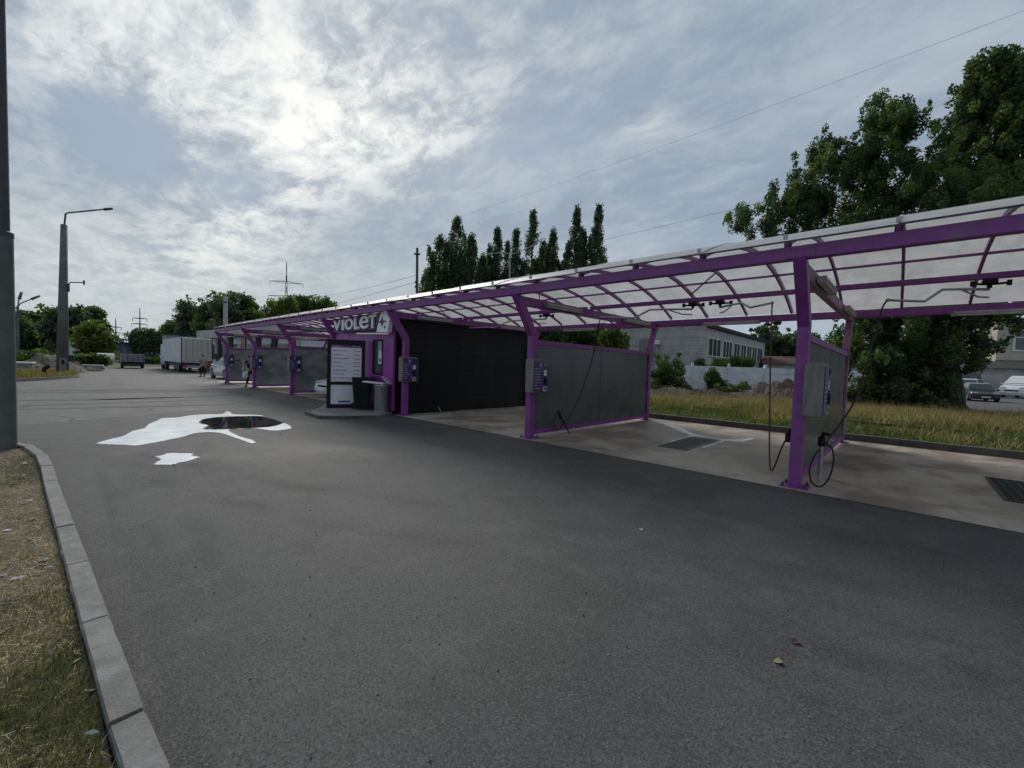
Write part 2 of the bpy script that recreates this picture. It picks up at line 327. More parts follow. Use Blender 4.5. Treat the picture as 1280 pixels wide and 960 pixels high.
car_silver = mat('silver_car_paint', (0.50, 0.50, 0.53), (0.43, 0.44, 0.47), 2, 0.28, metal=0.25, coat=0.6)
car_black = mat('black_car_paint', (0.010, 0.012, 0.016), (0.014, 0.016, 0.020), 2, 0.22, coat=0.8)
tail_red = mat('tail_lamp_red', (0.32, 0.02, 0.02), (0.22, 0.015, 0.015), 8, 0.25)
lamp_clear = mat('headlamp_glass', (0.55, 0.58, 0.60), (0.42, 0.45, 0.48), 8, 0.15)
trailer_white = mat('trailer_white', (0.60, 0.64, 0.68), (0.53, 0.57, 0.61), 0.6, 0.5, dirt=(0.42, 0.43, 0.44), dscale=0.6, damt=0.5)
trailer_cream = mat('trailer_cream', (0.50, 0.47, 0.41), (0.43, 0.41, 0.36), 0.6, 0.5, dirt=(0.33, 0.31, 0.28), dscale=0.8, damt=0.5)
orange_m = mat('orange_paint', (0.30, 0.085, 0.045), (0.22, 0.065, 0.035), 4, 0.5)
skin_m = mat('skin', (0.40, 0.24, 0.17), (0.33, 0.19, 0.135), 6, 0.55)
cloth_grey = mat('grey_cloth', (0.24, 0.22, 0.26), (0.17, 0.16, 0.19), 9, 0.9, 0.2)
cloth_dark = mat('dark_cloth', (0.022, 0.022, 0.028), (0.014, 0.014, 0.018), 9, 0.9, 0.2)
hair_m = mat('dark_hair', (0.018, 0.014, 0.011), (0.011, 0.009, 0.008), 20, 0.6)
green_bin = mat('green_bin_plastic', (0.008, 0.018, 0.015), (0.005, 0.012, 0.010), 4, 0.5, dirt=(0.02, 0.03, 0.027), dscale=2, damt=0.4, spec=0.25)
tower_m = mat('tower_blue_grey', (0.20, 0.225, 0.28), (0.165, 0.19, 0.245), 0.08, 0.9)
tower_dark = mat('tower_slate', (0.105, 0.125, 0.185), (0.085, 0.10, 0.155), 0.08, 0.9)
leaf_tan = mat('dry_leaf', (0.42, 0.36, 0.20), (0.32, 0.25, 0.12), 30, 0.7)
litter_m = mat('pale_litter', (0.36, 0.34, 0.30), (0.26, 0.24, 0.20), 20, 0.8)
glass = glass_mat('dark_glass'); pane_m = glass_mat('window_glass', (0.05, 0.058, 0.062))
asph_new = asphalt('new_asphalt', (0.080, 0.079, 0.077), (0.038, 0.038, 0.039), (0.108, 0.105, 0.101), 34, 0.8)
asph_old = asphalt('old_asphalt', (0.118, 0.116, 0.113), (0.062, 0.061, 0.060), (0.175, 0.170, 0.163), 74, 0.85, True)
slab_m = concrete_slab('stained_concrete')
leaf_m = attr_mat('leaves', 0.5, 0.42, 1.15); blade_m = attr_mat('grass_blades', 0.7, 0.2, 1.3)
sheet = sheet_mat('milky_polycarbonate'); water = water_mat('puddle_water'); foam = foam_mat('soap_foam')

# ------------------------------------------------------------------ mesh helpers
class MB:
    def __init__(s): s.v = []; s.f = []
    def add(s, vs, fs):
        o = len(s.v); s.v += [tuple(x) for x in vs]; s.f += [tuple(i + o for i in f) for f in fs]; return s
    def box(s, c, d, rz=0.0, rot=None):
        hx, hy, hz = d[0] / 2, d[1] / 2, d[2] / 2
        M_ = rot if rot is not None else Matrix.Rotation(rz, 3, 'Z')
        vs = [Vector(c) + M_ @ Vector((x * hx, y * hy, z * hz)) for z in (-1, 1) for x, y in ((-1, -1), (1, -1), (1, 1), (-1, 1))]
        return s.add(vs, [(3, 2, 1, 0), (4, 5, 6, 7), (0, 1, 5, 4), (1, 2, 6, 5), (2, 3, 7, 6), (3, 0, 4, 7)])
    def span(s, a, b):
        return s.box([(a[i] + b[i]) / 2 for i in range(3)], [abs(b[i] - a[i]) for i in range(3)])
    def bar(s, a, b, w, h, up=(0, 0, 1)):
        a = Vector(a); b = Vector(b); d = (b - a).normalized(); up = Vector(up)
        sd = d.cross(up)
        if sd.length < 1e-4: sd = d.cross(Vector((1, 0, 0)))
        sd.normalize(); u = sd.cross(d).normalized()
        vs = [p + sd * (x * w / 2) + u * (y * h / 2) for p in (a, b) for x, y in ((-1, -1), (1, -1), (1, 1), (-1, 1))]
        return s.add(vs, [(0, 1, 2, 3), (7, 6, 5, 4), (0, 4, 5, 1), (1, 5, 6, 2), (2, 6, 7, 3), (3, 7, 4, 0)])
    def tube(s, pts, r, n=8, cap=True):
        pts = [Vector(p) for p in pts]; rs = r if isinstance(r, (list, tuple)) else [r] * len(pts)
        rings = []; ref = None
        for i, p in enumerate(pts):
            d = (pts[min(i + 1, len(pts) - 1)] - pts[max(i - 1, 0)]).normalized()
            if ref is None: ref = d.orthogonal().normalized()
            ref = (ref - d * ref.dot(d)); ref = ref.normalized() if ref.length > 1e-6 else d.orthogonal().normalized()
            o = d.cross(ref)
            rings.append([p + (ref * math.cos(2 * math.pi * k / n) + o * math.sin(2 * math.pi * k / n)) * rs[i] for k in range(n)])
        vs = [v for rg in rings for v in rg]; fs = []
        for i in range(len(rings) - 1):
            for k in range(n):
                k2 = (k + 1) % n; fs.append((i * n + k, i * n + k2, (i + 1) * n + k2, (i + 1) * n + k))
        if cap:
            fs.append(tuple(range(n - 1, -1, -1))); fs.append(tuple((len(rings) - 1) * n + k for k in range(n)))
        return s.add(vs, fs)
    def cyl(s, c, r, h, n=16, r2=None):
        return s.tube([c, (c[0], c[1], c[2] + h)], [r, r if r2 is None else r2], n)
    def prism_x(s, poly, x0, x1):
        n = len(poly); vs = [(x0, y, z) for y, z in poly] + [(x1, y, z) for y, z in poly]
        return s.add(vs, [tuple(range(n)), tuple(range(2 * n - 1, n - 1, -1))] + [(i, i + n, (i + 1) % n + n, (i + 1) % n) for i in range(n)])
    def prism_y(s, poly, y0, y1):
        n = len(poly); vs = [(x, y0, z) for x, z in poly] + [(x, y1, z) for x, z in poly]
        return s.add(vs, [tuple(range(n)), tuple(range(2 * n - 1, n - 1, -1))] + [(i, i + n, (i + 1) % n + n, (i + 1) % n) for i in range(n)])
    def prism_z(s, poly, z0, z1):
        n = len(poly); vs = [(x, y, z0) for x, y in poly] + [(x, y, z1) for x, y in poly]
        return s.add(vs, [tuple(range(n - 1, -1, -1)), tuple(range(n, 2 * n))] + [(i, (i + 1) % n, (i + 1) % n + n, i + n) for i in range(n)])
    def sphere(s, c, r, n=10, m=6):
        r = (r, r, r) if isinstance(r, (int, float)) else r; vs = []; fs = []
        for j in range(m + 1):
            th = math.pi * j / m
            for i in range(n):
                ph = 2 * math.pi * i / n
                vs.append((c[0] + r[0] * math.sin(th) * math.cos(ph), c[1] + r[1] * math.sin(th) * math.sin(ph), c[2] - r[2] * math.cos(th)))
        for j in range(m):
            for i in range(n): fs.append((j * n + i, j * n + (i + 1) % n, (j + 1) * n + (i + 1) % n, (j + 1) * n + i))
        return s.add(vs, fs)
    def mesh(s, name, material, smooth=False):
        me = bpy.data.meshes.new(name); me.from_pydata(s.v, [], s.f); me.materials.append(material)
        bm = bmesh.new(); bm.from_mesh(me); bmesh.ops.remove_doubles(bm, verts=bm.verts, dist=1e-6)
        bmesh.ops.recalc_face_normals(bm, faces=bm.faces); bm.to_mesh(me); bm.free()
        if smooth:
            for p in me.polygons: p.use_smooth = True
        me.update(); return me
    def build(s, name, material, parent=None, loc=None, bevel=0.0, smooth=False, segs=2):
        o = bpy.data.objects.new(name, s.mesh(name, material, smooth)); COL.objects.link(o)
        if parent is not None: o.parent = parent
        if loc is not None: o.location = loc
        if bevel:
            b = o.modifiers.new('bevel', 'BEVEL'); b.width = bevel; b.segments = segs; b.limit_method = 'ANGLE'; b.angle_limit = R_(40)
        return o
def inst(name, me, parent, loc=(0, 0, 0), rz=0.0):
    o = bpy.data.objects.new(name, me); COL.objects.link(o); o.parent = parent; o.location = loc; o.rotation_euler.z = rz; return o
def tag(o, label, cat, group=None, kind=None):
    o['label'] = label; o['category'] = cat
    if group: o['group'] = group
    if kind: o['kind'] = kind
    return o
def thing(name, label, cat, loc=(0, 0, 0), rz=0.0, group=None):
    o = bpy.data.objects.new(name, None); COL.objects.link(o); o.empty_display_size = 0.2
    o.location = loc; o.rotation_euler.z = rz; return tag(o, label, cat, group)
def struct(o): o['kind'] = 'structure'; return o
def kids(o): return [c for c in bpy.data.objects if c.parent == o]
def dup(root, loc, rz, label):
    r = root.copy(); COL.objects.link(r); r.location = loc; r.rotation_euler.z = rz; r['label'] = label
    for ch in kids(root):
        c = ch.copy(); COL.objects.link(c); c.parent = r
        for gch in kids(ch):
            d = gch.copy(); COL.objects.link(d); d.parent = c
    return r
def np_mesh(name, verts, faces, tint, material):
    me = bpy.data.meshes.new(name); nv = len(verts); nf, k = faces.shape
    me.vertices.add(nv); me.vertices.foreach_set('co', verts.astype(np.float32).ravel())
    me.loops.add(nf * k); me.loops.foreach_set('vertex_index', faces.astype(np.int32).ravel())
    me.polygons.add(nf); me.polygons.foreach_set('loop_start', np.arange(0, nf * k, k, dtype=np.int32))
    me.update(calc_edges=True)
    a = me.attributes.new('tint', 'FLOAT_COLOR', 'POINT'); c = np.ones((nv, 4), np.float32); c[:, :3] = tint; a.data.foreach_set('color', c.ravel())
    me.materials.append(material); return me
def smooth_poly(pts, n=6, closed=True):
    P = [Vector((p[0], p[1], 0)) for p in pts]; out = []; N = len(P)
    for i in range(N if closed else N - 1):
        if closed: a, b, c, d = P[i - 1], P[i], P[(i + 1) % N], P[(i + 2) % N]
        else: a, b, c, d = P[max(i - 1, 0)], P[i], P[i + 1], P[min(i + 2, N - 1)]
        for k in range(n):
            t = k / n
            q = 0.5 * ((2 * b) + (c - a) * t + (2 * a - 5 * b + 4 * c - d) * t * t + (3 * b - a - 3 * c + d) * t ** 3)
            out.append((q.x, q.y))
    if not closed: out.append((P[-1].x, P[-1].y))
    return out
def curve3(pts, n=8):
    P = [Vector(p) for p in pts]; out = []; N = len(P)
    for i in range(N - 1):
        a, b, c, d = P[max(i - 1, 0)], P[i], P[i + 1], P[min(i + 2, N - 1)]
        for k in range(n):
            t = k / n
            out.append(0.5 * ((2 * b) + (c - a) * t + (2 * a - 5 * b + 4 * c - d) * t * t + (3 * b - a - 3 * c + d) * t ** 3))
    out.append(P[-1]); return out

# ------------------------------------------------------------------ ground
BIG = 4000
tb = MB(); n_ = 1
tb.add([(-BIG, -BIG, -0.03), (BIG, -BIG, -0.03), (BIG, BIG, -0.03), (-BIG, BIG, -0.03)], [(0, 1, 2, 3)])
struct(tb.build('ground', field_m))
def sheet_poly(name, poly, z, material):
    b = MB(); b.add([(x, y, z) for x, y in poly], [tuple(range(len(poly)))]); return struct(b.build(name, material))
KERB_IN = [(3.64, 0.81), (0.21, 0.32), (-2.04, 0.13), (-2.61, 0.11), (-3.66, 0.05), (-4.76, 0.00), (-6.77, -0.11), (-8.79, -0.20), (-9.94, -0.31), (-10.91, -0.62), (-11.7, -1.3), (-12.13, -2.39), (-12.3, -4.08), (-12.4, -8.0)]
KERB_OUT = [(3.64, 0.95), (0.21, 0.46), (-1.91, 0.27), (-2.56, 0.245), (-3.68, 0.18), (-4.75, 0.13), (-6.75, 0.02), (-8.78, -0.065), (-10.0, -0.17), (-11.0, -0.50), (-11.84, -1.22), (-12.28, -2.34), (-12.45, -4.08), (-12.55, -8.0)]
sheet_poly('parking_lot', [(10, -14), (10, 6.85)] + [(9.9, 7.08), (-11.4, 7.08), (-11.4, 7.3), (-17.6, 7.3), (-17.6, 6.72), (-16.37, 4.17), (-15.04, 1.88), (-14.41, 0.35), (-13.97, -0.66), (-13.7, -3), (-13.6, -14)], 0.002, asph_new)
sheet_poly('old_road', [(-13, -60), (-13, 7.6), (-15.7, 7.6), (-15.7, 17), (-40, 17), (-70, 24), (-85, 18), (-66, 3.0), (-60, 1.4), (-41, 0.7), (-34, -1.6), (-32, -12), (-30, -60)], -0.004, asph_old)
sheet_poly('wash_bay_floor', [(10, 7.06), (10, 14.3), (-11.5, 14.3), (-11.5, 7.06)], 0.008, slab_m)
sheet_poly('far_bay_floor', [(-15.7, 7.25), (-15.7, 14.2), (-34, 14.2), (-34, 7.25)], 0.006, slab_m)
sheet_poly('yard_road', [(1.6, 37), (3.2, 34.2), (30, 24), (60, 30), (60, 95), (3.0, 95)], -0.004, asph_old)
sheet_poly('sand_strip', smooth_poly([(-17, 30), (-13.5, 29.0), (-9, 32.0), (-4.5, 34.5), (-3.5, 38), (-9, 40), (-16, 37), (-19, 33)], 4), 0.003, sand_m)
# a crooked seam of dark patches on the old road
for i, (px, py, w, l) in enumerate([(110, 499, 0.45, 5.5), (132, 490, 0.3, 6.5), (150, 503, 0.25, 4.0), (60, 488, 0.3, 6), (230, 496, 0.25, 5), (175, 508, 0.22, 5), (240, 487, 0.3, 6)]):
    c = gnd(px, py); a = R_(rnd.uniform(70, 105)); pts = []
    for k in range(14):
        t = k / 14 * 2 * math.pi; r = 1 + rnd.uniform(-0.3, 0.3)
        x, y = math.cos(t) * l / 2 * r, math.sin(t) * w * r
        pts.append((c.x + x * math.cos(a) - y * math.sin(a), c.y + x * math.sin(a) + y * math.cos(a)))
    sheet_poly('road_patch', smooth_poly(pts, 3), 0.001, asph_new)

# verge soil and kerb
vp = KERB_IN + [(-13.3, -12), (3.5, -12)]
b = MB(); b.add([(x, y, 0.055) for x, y in vp], [tuple(range(len(vp)))]); verge = struct(b.build('verge', soil))
kerb = bpy.data.objects.new('kerb', None); COL.objects.link(kerb); kerb['kind'] = 'structure'
def resample(line, step):
    out = [Vector((*line[0], 0))]; acc = 0
    for i in range(len(line) - 1):
        a = Vector((*line[i], 0)); c = Vector((*line[i + 1], 0)); L = (c - a).length; t = step - acc
        while t <= L: out.append(a + (c - a) * (t / L)); t += step
        acc = (acc + L) % step
    return out
mid = [((a[0] + c[0]) / 2, (a[1] + c[1]) / 2) for a, c in zip(KERB_IN, KERB_OUT)]
jx = [gnd(101, 614, .1), gnd(116, 684, .1)]
kp = resample(mid, 1.0)
for i in range(len(kp) - 1):
    a, c = kp[i], kp[i + 1]; d = (c - a).normalized(); nrm = Vector((d.y, -d.x, 0)) * 0.060; a = a + Vector((d.y, -d.x, 0)) * -0.012 if False else a
    a2, c2 = a + d * 0.011, c - d * 0.011; z = 0.10 + rnd.uniform(-0.003, 0.003)
    q = MB(); ns = 9; vs = []; fs = []
    for k in range(ns + 1):
        p = a2.lerp(c2, k / ns)
        for (o_, zz_) in ((1.0, -0.1), (1.0, z - 0.022), (0.80, z), (-0.88, z), (-1.0, z - 0.012), (-1.0, -0.1)):
            chip = rnd.uniform(-0.0012, 0.0012) + (-0.006 if rnd.random() < 0.05 and 0 < zz_ < z else 0)
            vs.append(tuple(p + nrm * o_ + nrm.normalized() * chip) [:2] + (zz_ + (rnd.uniform(-0.0008, 0.0008) if zz_ > 0 else 0),))
    for k in range(ns):
        for e in range(5): fs.append((k * 6 + e, k * 6 + e + 1, k * 6 + 7 + e, k * 6 + 6 + e))
    fs += [tuple(range(6)), tuple(range(ns * 6 + 5, ns * 6 - 1, -1))]
    q.add(vs, fs); q.build('kerb_stone', kerb_m, kerb)

# back kerb behind the bays
bk = bpy.data.objects.new('back_kerb', None); COL.objects.link(bk); bk['kind'] = 'structure'
x = 10.0
while x > -11.3:
    L = min(2.0, x + 11.4)
    yy = 13.82; y2 = 13.82
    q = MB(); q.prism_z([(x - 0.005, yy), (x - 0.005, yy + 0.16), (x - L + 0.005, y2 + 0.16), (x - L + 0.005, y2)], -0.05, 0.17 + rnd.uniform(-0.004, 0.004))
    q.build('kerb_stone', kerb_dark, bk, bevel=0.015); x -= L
# raised ground behind it
field = MB()
nx, ny = 44, 40
vs = []; fs = []
for j in range(ny + 1):
    for i in range(nx + 1):
        x = 12 - i * 0.85; t = j / ny; y = (13.95) + t * t * 20
        vs.append((x, y, 0.10 + 0.05 * math.sin(x * 1.3 + y) + 0.04 * math.sin(y * 2.1 - x * 0.7) - 0.10 * t))
for j in range(ny):
    for i in range(nx):
        a = j * (nx + 1) + i; fs.append((a, a + 1, a + nx + 2, a + nx + 1))
field.add(vs, fs); struct(field.build('grass_strip_ground', field_m, smooth=True))

# ------------------------------------------------------------------ soap puddle
def flat(name, px_pts, z, material, n=5, jitter=0.0):
    pts = [tuple(gnd(*p)[:2]) for p in px_pts]
    return smooth_poly(pts, n)
FOAM = [(117, 555), (135, 549), (150, 546), (163, 540), (177, 536), (183, 531), (195, 526), (202, 523), (222, 522), (240, 519), (262, 518), (276, 517.5), (280, 514.5), (290, 515), (296, 518), (325, 519), (335, 522), (356, 528), (366, 535), (352, 538), (336, 538.5), (318, 536), (300, 537), (288, 538), (302, 545), (318, 550), (323, 555), (312, 555), (296, 549), (280, 543), (262, 541), (246, 542), (232, 546), (214, 550), (188, 555), (170, 558), (152, 557), (138, 557)]
WATER = [(254, 525), (262, 523.2), (275, 521.7), (300, 520.8), (326, 520.8), (340, 524.5), (352, 529), (338, 533.5), (318, 535), (298, 536), (275, 537), (256, 536.5), (262, 532), (251, 529)]
POND = [tuple(gnd(*p)[:2]) for p in FOAM]
def ragged(poly, amp, seed):
    g_ = np.random.default_rng(seed); n = len(poly); w = np.zeros(n)
    for k in range(1, 9):
        f = k * 3; w += np.sin(np.arange(n) / n * 2 * np.pi * f + g_.uniform(0, 6.28)) / k ** 0.6
    out = []
    for i in range(n):
        a, b, c = Vector(poly[i - 1]), Vector(poly[i]), Vector(poly[(i + 1) % n]); t = c - a
        nr = Vector((-t.y, t.x)); nr = nr.normalized() if nr.length > 1e-6 else Vector((0, 0)); out.append(tuple(b + nr * float(w[i]) * amp))
    return out
def film(name, label, poly, hole=None, z=0.006, material=foam, cat='puddle', soft=0.0):
    bm = bmesh.new(); lay = bm.verts.layers.float.new('edge')
    loops = [poly] + ([hole] if hole else [])
    edges = []
    for lp in loops:
        vv = [bm.verts.new((x, y, z)) for x, y in lp]
        edges += [bm.edges.new((vv[i], vv[(i + 1) % len(vv)])) for i in range(len(vv))]
    bmesh.ops.triangle_fill(bm, use_beauty=True, edges=edges)
    rim = list(bm.verts)
    if soft: bmesh.ops.inset_region(bm, faces=list(bm.faces), thickness=soft, use_boundary=True, use_even_offset=False)
    for v in bm.verts: v[lay] = 1.0
    for v in rim:
        if v.is_boundary: v[lay] = 0.0 if soft else 1.0
    bmesh.ops.recalc_face_normals(bm, faces=bm.faces)
    if bm.faces and sum(f.normal.z for f in bm.faces) < 0: bmesh.ops.reverse_faces(bm, faces=list(bm.faces))
    me = bpy.data.meshes.new(name); bm.to_mesh(me); bm.free(); me.materials.append(material)
    o = bpy.data.objects.new(name, me); COL.objects.link(o); tag(o, label, cat); return o
W_POLY = smooth_poly([tuple(gnd(*p)[:2]) for p in WATER], 4)
film('foam_puddle', 'long white soapy foam puddle on the asphalt with dark water at its right end', ragged(smooth_poly(POND, 5), 0.012, 5), W_POLY, 0.0085, soft=0.07)
film('water_puddle', 'dark mirror-like water lying inside the white foam puddle', W_POLY, None, 0.0075, water)
film('foam_puddle', 'small separate blob of white foam in front of the long puddle', ragged(smooth_poly([tuple(gnd(*p)[:2]) for p in [(190, 570.5), (199, 569.8), (206, 567.6), (214, 566.6), (228, 566.4), (242, 566.6), (245, 569.8), (252.5, 571.5), (246, 574), (236, 577), (226, 579.2), (222, 583), (208, 582.4), (197, 582.2), (190, 581.5), (193, 578.5), (196, 576), (192, 573)]], 5), 0.010, 9), None, 0.0085, soft=0.07)

# ------------------------------------------------------------------ canopy
PX = [4.05, -1.09, -6.19, -11.28, -15.9, -20.53, -25.96, -31.48]
def dy(X): return 0.0
def zs(X): return 1.0
Y0, Y1 = 6.68, 13.65
def arch(t):                                                   # t 0..1 front to back
    u = t * (Y1 - Y0); s0, k = 4 * 0.73 / (Y1 - Y0), 4 * 0.73 / (Y1 - Y0) ** 2
    return Y0 + u, 3.385 - 0.04 * t + s0 * u - k * u * u
def pt(X, Y, Z): return (X, Y + dy(X), Z * zs(X))
canopy = thing('wash_canopy', 'long violet steel canopy with a curved milky roof over the car wash bays', 'canopy', (0, 0, 0))
for X in PX:
    a, s = dy(X), zs(X)
    p = [(7.21, 0.02), (7.21, 2.31), (6.62, 3.155), (6.84, 3.155), (7.38, 2.38), (7.38, 0.02)]
    q = MB(); q.prism_x([(y + a, z * s) for y, z in p], X - 0.075, X + 0.075); po = q.build('front_post', purple, canopy, bevel=0.012)
    q = MB(); q.span((X - 0.17, 7.13 + a, 0.009), (X + 0.17, 7.47 + a, 0.022)); q.build('base_plate', purple, po, bevel=0.003)
    for bx in (-0.13, 0.13):
        for by in (7.17, 7.43):
            q = MB(); q.cyl((X + bx, by + a, 0.022), 0.022, 0.03, 6); q.cyl((X + bx, by + a, 0.05), 0.012, 0.025, 6); q.build('bolt', dark_steel, po)
    p = [(13.13, 0.02), (13.13, 2.34), (13.57, 3.105), (13.74, 3.105), (13.29, 2.28), (13.29, 0.02)]
    q = MB(); q.prism_x([(y + a, z * s) for y, z in p], X - 0.07, X + 0.07); po = q.build('back_post', purple if X != -1.09 else purple_pale, canopy, bevel=0.01)
    q = MB(); q.span((X - 0.15, 13.05 + a, 0.009), (X + 0.15, 13.37 + a, 0.022)); q.build('base_plate', purple, po)
    q = MB(); q.bar(pt(X, 6.80, 3.05), pt(X, 13.56, 3.12), 0.11, 0.20); cb = q.build('cross_beam', purple if X != -1.09 else purple_pale, canopy, bevel=0.01)
for i in range(len(PX) - 1):
    xa, xb = PX[i] + (0.0 if i else 0.6), PX[i + 1] - (0.0 if i < len(PX) - 2 else 0.15)
    q = MB(); q.bar(pt(xa, 6.73, 3.248), pt(xb, 6.73, 3.248), 0.13, 0.18); q.build('front_beam', purple, canopy, bevel=0.012)
    q = MB(); q.bar(pt(xa, 13.65, 3.20), pt(xb, 13.65, 3.20), 0.13, 0.18); q.build('back_beam', purple, canopy, bevel=0.012)
    q = MB(); q.bar(pt(xa - 0.06, 9.55, 3.21), pt(xb + 0.06, 9.55, 3.21), 0.09, 0.09); q.build('tie_beam', purple, canopy, bevel=0.008)
    for yt in (0.26, 0.70):
        y, z = arch(yt); q = MB(); q.bar(pt(xa, y, z - 0.01), pt(xb, y, z - 0.01), 0.045, 0.045); q.build('purlin', purple, canopy)
for X in PX[1:-1]:
    q = MB(); q.span((X - 0.16, 6.655, 3.175), (X + 0.16, 6.6635, 3.320)); sp_ = q.build('splice_plate', purple, canopy, bevel=0.002)
    for bx in (-0.11, -0.04, 0.04, 0.11):
        for bz in (3.205, 3.29): q = MB(); q.tube([(X + bx, 6.6548, bz), (X + bx, 6.642, bz)], 0.011, 6); q.build('bolt', purple, sp_)
# arched ribs
NT = 14
k = -4
while True:
    X = -0.14 - 1.105 * k
    if X < -31.6: break
    q = MB(); pts = [pt(X, *arch(j / NT)) for j in range(NT + 1)]
    vs = []; fs = []
    for j, p_ in enumerate(pts):
        for sx, sz in ((-0.024, -0.04), (0.024, -0.04), (0.024, 0.035), (-0.024, 0.035)): vs.append((p_[0] + sx, p_[1], p_[2] + sz))
    for j in range(NT):
        for e in range(4): fs.append((j * 4 + e, j * 4 + (e + 1) % 4, j * 4 + 4 + (e + 1) % 4, j * 4 + 4 + e))
    fs += [(0, 1, 2, 3), (NT * 4 + 3, NT * 4 + 2, NT * 4 + 1, NT * 4)]
    q.add(vs, fs); q.build('rib', purple, canopy)
    k += 1
# diagonal braces inside the vault
for k in (3, 8, 13, 18, 23):
    xa, xb = -0.14 - 1.105 * k, -0.14 - 1.105 * (k + 1)
    for tb_ in (0.36, 0.80):
        q = MB(); q.bar(pt(xa, *arch(0.60)), pt(xb, *arch(tb_)), 0.03, 0.03); q.build('brace', purple, canopy)
# milky sheets with dark front edge strip and seam strips
XS = 4.28; i = 0
while XS > -31.48:
    xe = max(XS - 2.21, -31.7); n2 = 18
    q = MB(); vs = []; fs = []
    lift = 0.05 + (0.010 if i % 2 else 0.0)
    for xx in (XS + 0.03, xe - 0.03):
        for j in range(n2 + 1):
            y, z = arch(-0.018 + 1.04 * j / n2); vs.append(pt(xx, y, z + lift))
    for j in range(n2): fs.append((j, j + 1, n2 + 2 + j, n2 + 1 + j))
    q.add(vs, fs); ro = q.build('roof_sheet', sheet, canopy, smooth=True)
    y, z = arch(-0.018); q = MB(); q.bar(pt(XS - 0.002, y - 0.008, z + lift - 0.006), pt(xe + 0.002, y - 0.008, z + lift - 0.006), 0.012, 0.022); q.build('edge_strip', dark_steel, ro)
    vs = []; fs = []; q = MB()
    for j in range(n2 + 1):
        y, z = arch(-0.018 + 1.036 * j / n2)
        for sx in (-0.015, 0.015): vs.append(pt(XS + sx, y, z + 0.07)); 
    for j in range(n2): fs.append((2 * j, 2 * j + 1, 2 * j + 3, 2 * j + 2))
    q.add(vs, fs); so = q.build('seam_strip', sheet, ro); md = so.modifiers.new('thick', 'SOLIDIFY'); md.thickness = 0.006
    XS = xe; i += 1
k = 0
X = 4.28
while X > -31.4:
    q = MB(); q.box(pt(X, 6.735, 3.375), (0.075, 0.09, 0.07)); br = q.build('roof_bracket', black_m, canopy)
    q = MB(); q.box(pt(X, 6.555, 3.44), (0.05, 0.03, 0.06)); q.build('clip', galv, br)
    X -= 1.105
# lamps on the cross beams and on the back beam
lamp_me = None
def strip_lamp(a, b_, label):
    a = Vector(a); b_ = Vector(b_); t = thing('strip_lamp', label, 'lamp', (a + b_) / 2, 0, 'strip lamps under the canopy')
    o = t.location; q = MB(); q.bar(a - o, b_ - o, 0.12, 0.055); q.build('housing', galv, t, bevel=0.006)
    d = (b_ - a).normalized() * 0.04; dn = Vector((0, 0, -0.045)); q = MB(); q.bar(a + d + dn - o, b_ - d + dn - o, 0.10, 0.045); q.build('diffuser', lampbox, t, bevel=0.012)
    for s_, p_ in ((1, a), (-1, b_)):
        q = MB(); q.box(p_ + d * s_ * 0.3 + Vector((0, 0, -0.04)) - o, (0.13, 0.13, 0.06) if False else (0.10, 0.02, 0.06)); q.build('end_cap', galv, t)
names = {-1.09: 'right-hand', -6.19: 'middle', -11.28: 'kiosk side', -20.53: 'near left', -25.96: 'mid left', -31.48: 'far left'}
POST = {4.05: 'post outside the frame', -1.09: 'nearest post', -6.19: 'second nearest post', -11.28: 'post at the kiosk corner', -15.9: 'post behind the price board', -20.53: 'first post left of the kiosk', -25.96: 'second post left of the kiosk', -31.48: 'leftmost post'}
for X in PX[1:]:
    side = 0.125
    strip_lamp(pt(X + side, 7.6, 3.06), pt(X + side, 9.0, 3.08), 'front strip lamp above the ' + POST[X])
    strip_lamp(pt(X + side, 11.3, 3.10), pt(X + side, 12.9, 3.12), 'rear strip lamp above the ' + POST[X])
for i in range(1, len(PX) - 1):
    if PX[i] == -11.28: continue
    c = PX[i] * 0.42 + PX[i + 1] * 0.58 if i != 1 else -3.85
    strip_lamp(pt(c + 0.75, 13.53, 3.12), pt(c - 0.75, 13.53, 3.12), 'rear beam strip lamp left of the ' + POST[PX[i]])
strip_lamp(pt(2.5, 13.53, 3.12), pt(0.72, 13.53, 3.12), 'long strip lamp on the rear beam at the right edge of the photo')

# ------------------------------------------------------------------ partitions
def partition(X, label):
    a, s = dy(X), zs(X)
    t = thing('bay_partition', label, 'partition', (X, 7.38 + a, 0), 0, 'grey partitions between the wash bays')
    L = 13.13 - 7.38
    q = MB(); q.span((-0.045, 0.002, 0.08 * s), (0.045, L - 0.002, 0.18 * s)); q.build('bottom_rail', purple, t, bevel=0.006)
    q = MB(); q.span((-0.045, 0.002, 2.13 * s), (0.045, L - 0.002, 2.24 * s)); q.build('top_rail', purple, t, bevel=0.006)
    for y0, y1 in ((0.03, L / 2 - 0.004), (L / 2 + 0.004, L - 0.03)):
        q = MB(); q.span((-0.018, y0, 0.18 * s), (0.018, y1, 2.13 * s)); q.build('panel', screen_m if X > -12 else screen_skylit, t)
    q = MB(); q.span((-0.021, L / 2 - 0.012, 0.182 * s), (0.021, L / 2 + 0.012, 2.128 * s)); q.build('joint_strip', dark_steel, t)
    for zz in (0.45, 1.2, 1.95):
        q = MB(); q.span((0.0, L - 0.03, zz * s), (0.03, L - 0.003, (zz + 0.08) * s)); q.build('clamp', black_m, t)
    return t
partition(-1.09, 'grey bay partition seen at a sharp angle behind the nearest violet post')
partition(-6.19, 'wide grey bay partition seen broadside with a black hose hanging across it')
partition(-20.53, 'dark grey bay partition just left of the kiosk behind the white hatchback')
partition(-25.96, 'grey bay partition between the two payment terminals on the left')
partition(-31.48, 'leftmost pale grey bay partition beside the silver car')

